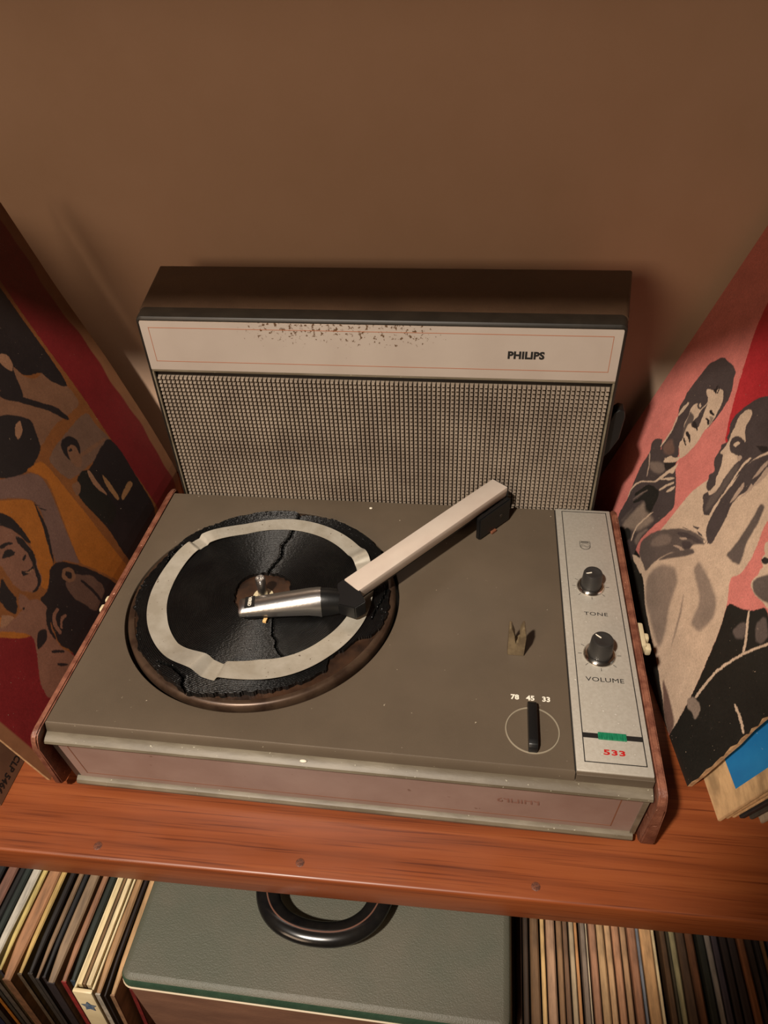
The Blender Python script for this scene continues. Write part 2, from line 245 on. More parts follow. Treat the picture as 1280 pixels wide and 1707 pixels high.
ART_R=[["b",1.2,[[0.8179,0.0643],[0.6389,0.1214],[0.5216,0.1337],[0.2528,0.03],[0.1236,0.0043],[0.1419,-0.0683],[0.3969,-0.0617],[0.7548,-0.0533]]],["r",0.5,[[0.8549,0.9283],[0.7923,0.7403],[0.7355,0.6542],[0.7017,0.6054],[0.6556,0.5465],[0.6145,0.5026],[0.4931,0.5027],[0.3138,0.6872],[0.4636,0.9521]]],["k",0.5,[[0.8696,0.3398],[0.8392,0.3611],[0.8306,0.3524],[0.8174,0.3369],[0.806,0.3553],[0.7376,0.3733],[0.7265,0.3787],[0.7239,0.3579],[0.702,0.3457],[0.6733,0.3335],[0.6549,0.3194],[0.6177,0.2948],[0.6247,0.256],[0.6416,0.201],[0.6498,0.1426],[0.6316,0.1076],[0.6184,0.0706],[0.7054,0.0873],[0.7828,0.0841],[0.8026,0.1173],[0.8084,0.162],[0.827,0.1986],[0.8509,0.2559],[0.8519,0.3044],[0.8714,0.3234]]],["c2",0.7,[[0.8577,0.3032],[0.8428,0.3017],[0.8153,0.2829],[0.7945,0.259],[0.7989,0.2571],[0.8196,0.2796],[0.8415,0.2937]]],["h",2,[[0.8265,0.2866],[0.7925,0.3151],[0.7666,0.3257],[0.7446,0.3217],[0.7518,0.3013],[0.7784,0.2867],[0.8065,0.2803]]],["d",1,[[0.7658,0.3293],[0.7245,0.366],[0.7247,0.3427],[0.7423,0.3205]]],["d2",1,[[0.7767,0.2389],[0.7621,0.2568],[0.7341,0.2671],[0.7115,0.2734],[0.6995,0.2649],[0.6915,0.2443],[0.6857,0.2245],[0.6835,0.2109],[0.7097,0.2038],[0.725,0.216],[0.7458,0.2142],[0.7697,0.1783],[0.781,0.1752],[0.7656,0.2072],[0.759,0.2254],[0.7878,0.192],[0.7961,0.1918]]],["h",1,[[0.7587,0.238],[0.7524,0.2432],[0.7704,0.2097],[0.7816,0.1844],[0.7882,0.1788],[0.7751,0.2121]]],["g2",3,[[0.7358,0.2132],[0.7097,0.2038],[0.6702,0.2162],[0.6511,0.2145],[0.6641,0.184],[0.6775,0.1527],[0.712,0.1311],[0.7521,0.1015],[0.7572,0.1271],[0.7492,0.1634],[0.7434,0.191]]],["g",2,[[0.7749,0.1082],[0.7697,0.1425],[0.7603,0.1735],[0.7569,0.1405],[0.7577,0.1134]]],["d2",1.5,[[0.7361,0.1026],[0.7293,0.1221],[0.7097,0.13],[0.6865,0.1182],[0.695,0.1004],[0.7172,0.0932]]],["c",0.3,[[0.6748,0.2292],[0.6842,0.1946],[0.6934,0.1608],[0.6881,0.1365],[0.6751,0.119],[0.6796,0.1147],[0.6935,0.1349],[0.7002,0.1579],[0.6906,0.1937],[0.6794,0.2252]]],["h",2,[[0.6676,0.126],[0.673,0.1503],[0.6574,0.1805],[0.6465,0.1872],[0.6543,0.1579],[0.6453,0.1274]]],["c",0.3,[[0.8245,0.1974],[0.8196,0.2172],[0.802,0.2392],[0.7543,0.2738],[0.7451,0.2977],[0.7371,0.3216],[0.7239,0.3462],[0.7165,0.3692],[0.7151,0.3646],[0.7099,0.354],[0.7234,0.3263],[0.7353,0.2964],[0.7476,0.2744],[0.795,0.2399],[0.8126,0.2181],[0.8207,0.1909],[0.8113,0.1726],[0.8108,0.1632],[0.8227,0.1828]]],["c",0.3,[[0.7379,0.318],[0.7247,0.3427],[0.718,0.3624],[0.7107,0.3505],[0.7065,0.3365],[0.7175,0.3309]]],["c",0.3,[[0.7394,0.2946],[0.7235,0.3101],[0.696,0.3346],[0.6877,0.3338],[0.7084,0.314],[0.733,0.2952]]],["c",0.3,[[0.7152,0.2733],[0.7083,0.2938],[0.6952,0.3146],[0.6826,0.329],[0.6776,0.3243],[0.6916,0.3087],[0.7025,0.2866],[0.71,0.2746]]],["c",0.3,[[0.686,0.2896],[0.6804,0.3104],[0.6676,0.3265],[0.6648,0.3172],[0.6761,0.2963]]],["k",0.5,[[0.8247,0.3447],[0.8244,0.3686],[0.8231,0.3965],[0.8353,0.4312],[0.8528,0.4458],[0.8634,0.4586],[0.8621,0.4787],[0.8704,0.4926],[0.8688,0.5189],[0.8662,0.5482],[0.8646,0.5736],[0.8628,0.5895],[0.8483,0.6065],[0.8344,0.6229],[0.8214,0.6314],[0.7998,0.6303],[0.7813,0.635],[0.7593,0.6332],[0.7447,0.6272],[0.7355,0.6128],[0.7175,0.5977],[0.705,0.5765],[0.7021,0.555],[0.6991,0.5333],[0.7027,0.4946],[0.7101,0.4741],[0.7159,0.4606],[0.7499,0.437],[0.7644,0.4141],[0.7579,0.3925],[0.7323,0.3781],[0.7437,0.3662],[0.7789,0.3437],[0.8043,0.3386]]],["g3",2,[[0.817,0.3502],[0.8128,0.3767],[0.798,0.3871],[0.7566,0.3734],[0.7668,0.3559],[0.7941,0.3427]]],["c",0.4,[[0.8069,0.5437],[0.7905,0.5551],[0.7654,0.5568],[0.7666,0.574],[0.7551,0.575],[0.7461,0.5776],[0.7276,0.5684],[0.7179,0.5566],[0.7118,0.5368],[0.7072,0.5219],[0.7034,0.5033],[0.7065,0.4888],[0.7084,0.469],[0.7021,0.4484],[0.7046,0.4243],[0.7107,0.3972],[0.7211,0.3762],[0.7459,0.3879],[0.7579,0.3925],[0.7647,0.4007],[0.7635,0.4114],[0.7659,0.4196],[0.7754,0.4293],[0.7918,0.4343],[0.7986,0.4425],[0.8022,0.4626],[0.8131,0.4778],[0.8126,0.4908],[0.8031,0.5029],[0.7809,0.4985],[0.772,0.5104],[0.768,0.5251],[0.7746,0.5332],[0.7925,0.5373]]],["d",0.3,[[0.7806,0.5596],[0.7654,0.5568],[0.7589,0.5579],[0.7661,0.5655],[0.7731,0.5744],[0.7784,0.5729],[0.7737,0.5638]]],["d",0.3,[[0.7715,0.577],[0.7635,0.5699],[0.7591,0.5593],[0.7553,0.563],[0.7596,0.5737]]],["g",1,[[0.8022,0.4626],[0.8079,0.4748],[0.7783,0.4752],[0.7698,0.4618],[0.7816,0.4508],[0.7754,0.4293],[0.7659,0.4196],[0.7662,0.4129],[0.7918,0.4343]]],["k",0.5,[[0.7659,0.4834],[0.7708,0.4925],[0.7694,0.5089],[0.7655,0.5237],[0.7722,0.5317],[0.7616,0.517],[0.752,0.4987],[0.7422,0.4803],[0.7375,0.471],[0.7384,0.4609],[0.7633,0.4536],[0.7752,0.4582],[0.7705,0.4708]]],["k",0.4,[[0.7989,0.5026],[0.7951,0.5112],[0.7754,0.5083],[0.7731,0.5005],[0.7844,0.4963],[0.7974,0.4972]]],["c",0.3,[[0.7941,0.5041],[0.7907,0.5108],[0.7814,0.5074],[0.7804,0.5018],[0.7879,0.5018]]],["d",0.3,[[0.7698,0.4618],[0.768,0.4693],[0.753,0.4715],[0.7296,0.4623],[0.7353,0.4599],[0.7443,0.4601],[0.7616,0.4547]]],["d",0.3,[[0.7416,0.5176],[0.7386,0.5242],[0.7217,0.5244],[0.7111,0.5223],[0.7204,0.5177],[0.7348,0.5159]]],["d",0.3,[[0.7381,0.497],[0.7309,0.5032],[0.7153,0.5044],[0.7074,0.4974],[0.7138,0.4931],[0.7254,0.4977]]],["g2",0.5,[[0.7293,0.5104],[0.7169,0.5156],[0.7085,0.5165],[0.7057,0.5046],[0.705,0.496],[0.7137,0.5054]]],["d",0.4,[[0.7742,0.4333],[0.7611,0.4391],[0.7447,0.4375],[0.7313,0.4309],[0.7261,0.4234],[0.7407,0.4274],[0.7632,0.4278]]],["d",0.3,[[0.7673,0.4168],[0.7573,0.4191],[0.7331,0.4134],[0.7355,0.4102],[0.7538,0.4119]]],["c",0.3,[[0.8384,0.4855],[0.8311,0.4792],[0.8338,0.4581],[0.8386,0.4356],[0.8448,0.4413],[0.8484,0.4617]]],["c",0.3,[[0.8386,0.4356],[0.8231,0.3965],[0.8217,0.3672],[0.8237,0.3418],[0.8284,0.342],[0.8281,0.366],[0.8284,0.3994],[0.8444,0.4318]]],["c",0.4,[[0.778,0.3339],[0.7618,0.358],[0.7412,0.3648],[0.7253,0.3832],[0.7231,0.3683],[0.7401,0.3504],[0.7726,0.326],[0.7762,0.3422]]],["d",0.4,[[0.7688,0.3289],[0.7239,0.3643],[0.7319,0.3414],[0.742,0.3234],[0.7559,0.3264]]],["c",0.5,[[0.6049,0.2208],[0.6035,0.2863],[0.6027,0.3547],[0.583,0.4138],[0.5498,0.4587],[0.5187,0.5187],[0.3876,0.7389],[0.2728,0.6585],[0.3514,0.4958],[0.3076,0.4197],[0.2975,0.3679],[0.3135,0.3438],[0.2916,0.3217],[0.2718,0.3075],[0.2335,0.2561],[0.1943,0.1775],[0.16,0.1006],[0.1271,-0.0011],[0.1685,0.0044],[0.2224,0.0237],[0.2528,0.03],[0.2811,0.0401],[0.38,0.0583],[0.4668,0.0762],[0.5289,0.103],[0.5896,0.1111],[0.6224,0.1371]]],["g2",3,[[0.5345,0.1204],[0.5237,0.1768],[0.4732,0.2163],[0.4308,0.2055],[0.4007,0.1499],[0.355,0.1117],[0.3266,0.0647],[0.4075,0.073],[0.4812,0.0838]]],["g2",2.5,[[0.4182,0.2611],[0.4224,0.2879],[0.3681,0.2915],[0.2985,0.2842],[0.2693,0.2555],[0.2716,0.2],[0.3102,0.1868],[0.3351,0.2441]]],["g2",1.5,[[0.3329,0.1379],[0.36,0.1733],[0.3952,0.2108],[0.3556,0.1783],[0.3285,0.1431],[0.3043,0.1043]]],["g3",1.5,[[0.2601,0.0442],[0.2244,0.0451],[0.1636,0.0362],[0.1378,0.0266],[0.1271,-0.0011],[0.1831,0.0073]]],["g",1.0,[[0.6409,0.1509],[0.63,0.1866],[0.6072,0.2229],[0.5719,0.2579],[0.5484,0.2821],[0.513,0.3054],[0.4906,0.3173],[0.4611,0.3274],[0.4449,0.3313],[0.4441,0.3208],[0.4592,0.3094],[0.4757,0.291],[0.4731,0.279],[0.4703,0.2669],[0.4785,0.2501],[0.5006,0.2405],[0.5201,0.2217],[0.5384,0.1856],[0.5479,0.1511],[0.5473,0.1226],[0.5772,0.1219],[0.6144,0.1242],[0.6335,0.1386]]],["k",1.2,[[0.5535,0.2627],[0.5353,0.2822],[0.4986,0.3042],[0.4641,0.319],[0.4522,0.3188],[0.4679,0.3041],[0.4936,0.2943],[0.5285,0.2709]]],["h",2,[[0.6077,0.1913],[0.5827,0.233],[0.5469,0.2478],[0.5454,0.2281],[0.5705,0.1952],[0.5997,0.1706]]],["c2",0.5,[[0.5305,0.2646],[0.5118,0.2834],[0.5007,0.2877],[0.5155,0.271]]],["k",0.8,[[0.5135,0.2699],[0.4879,0.291],[0.4757,0.291],[0.4735,0.2757],[0.4827,0.2668],[0.5064,0.262]]],["c2",0.4,[[0.5323,0.236],[0.5126,0.2546],[0.4894,0.2634],[0.4762,0.2702],[0.4883,0.2556],[0.5126,0.2472]]],["c",0.3,[[0.4574,0.3252],[0.4489,0.3303],[0.4445,0.3261],[0.4504,0.3219]]],["k",0.4,[[0.5198,0.3164],[0.5058,0.3261],[0.4927,0.3323],[0.4959,0.3238],[0.5112,0.3185]]],["k",0.4,[[0.4963,0.3206],[0.4791,0.3278],[0.4631,0.3286],[0.4799,0.3214]]],["k",0.4,[[0.5474,0.2873],[0.5343,0.2962],[0.5173,0.3044],[0.5314,0.2945]]],["k",0.5,[[0.4464,0.3355],[0.4649,0.3464],[0.4838,0.3627],[0.4935,0.3869],[0.4875,0.403],[0.4622,0.3846],[0.4472,0.3625],[0.4397,0.3417],[0.4354,0.329]]],["c",0.6,[[0.6389,0.1005],[0.6157,0.1165],[0.5766,0.1257],[0.5568,0.1194],[0.5596,0.1003],[0.5873,0.1018],[0.6117,0.0974]]],["g",1,[[0.5274,0.2062],[0.5022,0.2456],[0.466,0.2887],[0.4505,0.2871],[0.4716,0.2541],[0.5026,0.2195],[0.54,0.1717]]],["k",0.5,[[0.4491,0.7456],[0.595,0.6531],[0.616,0.6361],[0.6289,0.6157],[0.6386,0.5925],[0.6459,0.5708],[0.6471,0.5526],[0.6387,0.5378],[0.6236,0.5304],[0.6234,0.5189],[0.6069,0.5125],[0.623,0.4951],[0.6139,0.4897],[0.6113,0.4764],[0.611,0.4643],[0.604,0.4541],[0.5791,0.4452],[0.5876,0.4263],[0.5798,0.4198],[0.5757,0.4073],[0.5666,0.4019],[0.5512,0.4048],[0.5597,0.3819],[0.5389,0.3736],[0.5327,0.366],[0.5107,0.359],[0.489,0.3757],[0.5074,0.4556],[0.502,0.5392],[0.4786,0.5789],[0.3731,0.6931]]],["c",0.5,[[0.6138,0.6044],[0.6025,0.6018],[0.5961,0.5949],[0.5925,0.5746],[0.583,0.5613],[0.565,0.5538],[0.5563,0.5484],[0.5669,0.5294],[0.5589,0.5206],[0.5345,0.5093],[0.5388,0.4971],[0.5377,0.4742],[0.5367,0.4507],[0.53,0.4315],[0.5301,0.4159],[0.54,0.3981],[0.5568,0.4003],[0.5471,0.4144],[0.5478,0.4265],[0.5607,0.438],[0.5621,0.443],[0.5699,0.4555],[0.5816,0.4741],[0.5944,0.4857],[0.6083,0.4786],[0.6043,0.4995],[0.6084,0.5174],[0.6162,0.5296],[0.6225,0.5488],[0.6332,0.5705],[0.6291,0.5902],[0.6209,0.5998]]],["k",0.5,[[0.6064,0.4556],[0.5991,0.4731],[0.5922,0.4843],[0.5732,0.4651],[0.5616,0.4465],[0.5635,0.4419],[0.5814,0.4466]]],["k",0.4,[[0.5876,0.4263],[0.5798,0.4339],[0.5589,0.4332],[0.5464,0.4276],[0.5545,0.4226],[0.5708,0.4205],[0.5844,0.4225]]],["k",0.4,[[0.5746,0.4066],[0.5641,0.4165],[0.5489,0.4193],[0.5483,0.4072],[0.5529,0.4019],[0.5666,0.4019]]],["k",0.6,[[0.6037,0.5296],[0.5939,0.5423],[0.5682,0.5486],[0.5452,0.5449],[0.5377,0.533],[0.5398,0.52],[0.5555,0.5113],[0.5761,0.505],[0.5913,0.5088],[0.602,0.5191]]],["c",0.3,[[0.5874,0.5235],[0.5807,0.5341],[0.5704,0.537],[0.5701,0.5314],[0.5758,0.52],[0.5833,0.5191]]],["c2",0.4,[[0.5507,0.5119],[0.5393,0.5232],[0.5316,0.5202],[0.5323,0.5079],[0.5407,0.5075]]],["g",2.0,[[0.5377,0.4742],[0.5367,0.4958],[0.5302,0.5066],[0.518,0.4953],[0.5152,0.4677],[0.5116,0.4431],[0.5092,0.4112],[0.5091,0.3798],[0.5183,0.3654],[0.5357,0.3955],[0.5278,0.4301]]],["d",0.5,[[0.5235,0.5632],[0.5036,0.5748],[0.4895,0.5849],[0.4794,0.5784],[0.4869,0.5674],[0.5075,0.5634]]],["k",0.9,[[0.5,0.5379],[0.4725,0.575],[0.4412,0.6195],[0.3643,0.687],[0.338,0.6688],[0.4493,0.559],[0.4466,0.5246],[0.4464,0.49],[0.4607,0.4635],[0.4601,0.4339],[0.4477,0.4117],[0.4356,0.3746],[0.4262,0.3384],[0.4404,0.3315],[0.4715,0.342],[0.489,0.3757],[0.5019,0.4296],[0.5003,0.4734],[0.5078,0.5]]],["c2",0.9,[[0.4633,0.568],[0.4647,0.5362],[0.4623,0.5208],[0.4616,0.51],[0.4546,0.5297],[0.4533,0.5616]]],["c2",0.9,[[0.4514,0.5603],[0.4442,0.5264],[0.4485,0.4913],[0.4366,0.5182],[0.4317,0.5476]]],["c2",0.7,[[0.4768,0.4949],[0.475,0.4578],[0.4672,0.431],[0.4626,0.4501],[0.4649,0.484]]],["c",0.7,[[0.4296,0.5463],[0.4314,0.5081],[0.44,0.4718],[0.4419,0.4373],[0.4379,0.4203],[0.4235,0.4043],[0.4097,0.4319],[0.4084,0.4661],[0.4069,0.4993],[0.4024,0.5287],[0.3629,0.5983],[0.3813,0.6106]]],["c2",0.7,[[0.4555,0.5061],[0.4493,0.4848],[0.4546,0.4597],[0.446,0.4756],[0.4405,0.5036]]],["d",0.5,[[0.4103,0.4878],[0.4124,0.4686],[0.408,0.4484],[0.4063,0.4648],[0.404,0.4873]]],["c",0.35,[[0.5114,0.538],[0.5056,0.5395],[0.5088,0.5256],[0.5121,0.5027],[0.5067,0.4773],[0.5053,0.4544],[0.5008,0.4213],[0.4929,0.3936],[0.489,0.3757],[0.4792,0.3544],[0.4842,0.3533],[0.4981,0.3733],[0.5037,0.4001],[0.5062,0.4322],[0.5109,0.465],[0.5158,0.4939],[0.5187,0.5211]]],["c",0.5,[[0.3138,0.6872],[0.4078,0.5521],[0.417,0.5138],[0.4231,0.4589],[0.4248,0.3942],[0.4261,0.3446],[0.4141,0.3421],[0.3884,0.3608],[0.3784,0.3989],[0.3781,0.4725],[0.3671,0.5256],[0.2728,0.6585]]],["g",1.2,[[0.3689,0.3601],[0.3682,0.399],[0.3795,0.4569],[0.3932,0.4985],[0.3754,0.5013],[0.3577,0.4637],[0.3465,0.4194],[0.3263,0.3922],[0.3188,0.3769],[0.3367,0.3667],[0.3573,0.3618]]],["p",0.4,[[0.2327,0.6304],[0.3342,0.4847],[0.3185,0.4547],[0.3051,0.4221],[0.2837,0.3821],[0.308,0.3533],[0.3056,0.3325],[0.2718,0.3075],[0.2313,0.3288],[0.2039,0.3539],[0.1894,0.3816],[0.071,0.5172]]],["c",0.4,[[0.213,0.6166],[0.2998,0.4722],[0.3064,0.4589],[0.2944,0.4452],[0.2862,0.4459],[0.2846,0.433],[0.2781,0.4249],[0.2643,0.4259],[0.2671,0.4139],[0.2606,0.4058],[0.2637,0.3858],[0.2538,0.3755],[0.23,0.3745],[0.2012,0.3835],[0.1776,0.3836],[0.026,0.4857]]],["d",0.3,[[0.2848,0.4292],[0.2795,0.4416],[0.2634,0.4467],[0.264,0.4316],[0.2768,0.4261]]],["g",1,[[0.2635,0.3897],[0.2336,0.4388],[0.1754,0.4009],[0.2099,0.3813],[0.2424,0.3744]]],["b",0.5,[[0.2718,0.3075],[0.2313,0.3288],[0.2039,0.3539],[0.1872,0.3841],[0.1505,0.3736],[0.0802,0.5236],[-0.1178,0.5222],[-0.1354,0.3726],[-0.0179,-0.0104],[0.0507,-0.0314],[0.1302,-0.0365],[0.1306,0.0081],[0.16,0.1006],[0.1943,0.1775],[0.2335,0.2561]]],["g",1.2,[[0.1758,0.344],[0.1756,0.3728],[0.132,0.3578],[0.1306,0.3306],[0.1514,0.3246]]],["g",1.2,[[0.2097,0.2843],[0.2034,0.3216],[0.1868,0.3213],[0.1707,0.3012],[0.1862,0.2823]]],["c",0.2,[[0.1554,0.1141],[0.1611,0.1468],[0.1656,0.1936],[0.1599,0.2371],[0.147,0.2864],[0.1336,0.321],[0.1159,0.3622],[0.1109,0.3608],[0.1285,0.3197],[0.1417,0.2851],[0.1534,0.2373],[0.1589,0.1961],[0.1543,0.1518],[0.1486,0.1192]]],["c",0.2,[[0.2141,0.3424],[0.2107,0.3463],[0.1846,0.3239],[0.1695,0.3124],[0.1449,0.2871],[0.1492,0.2817],[0.1739,0.3072],[0.1912,0.3201]]],["c",0.2,[[0.0757,0.206],[0.0698,0.2104],[0.0389,0.211],[0.0191,0.2045],[0.0045,0.2011],[0.008,0.1956],[0.0227,0.1989],[0.0425,0.2034]]],["g2",0.8,[[0.1659,0.0923],[0.1577,0.1131],[0.1384,0.1201],[0.1206,0.1186],[0.1115,0.1022],[0.1113,0.0908],[0.1348,0.0907],[0.1485,0.0824]]]]
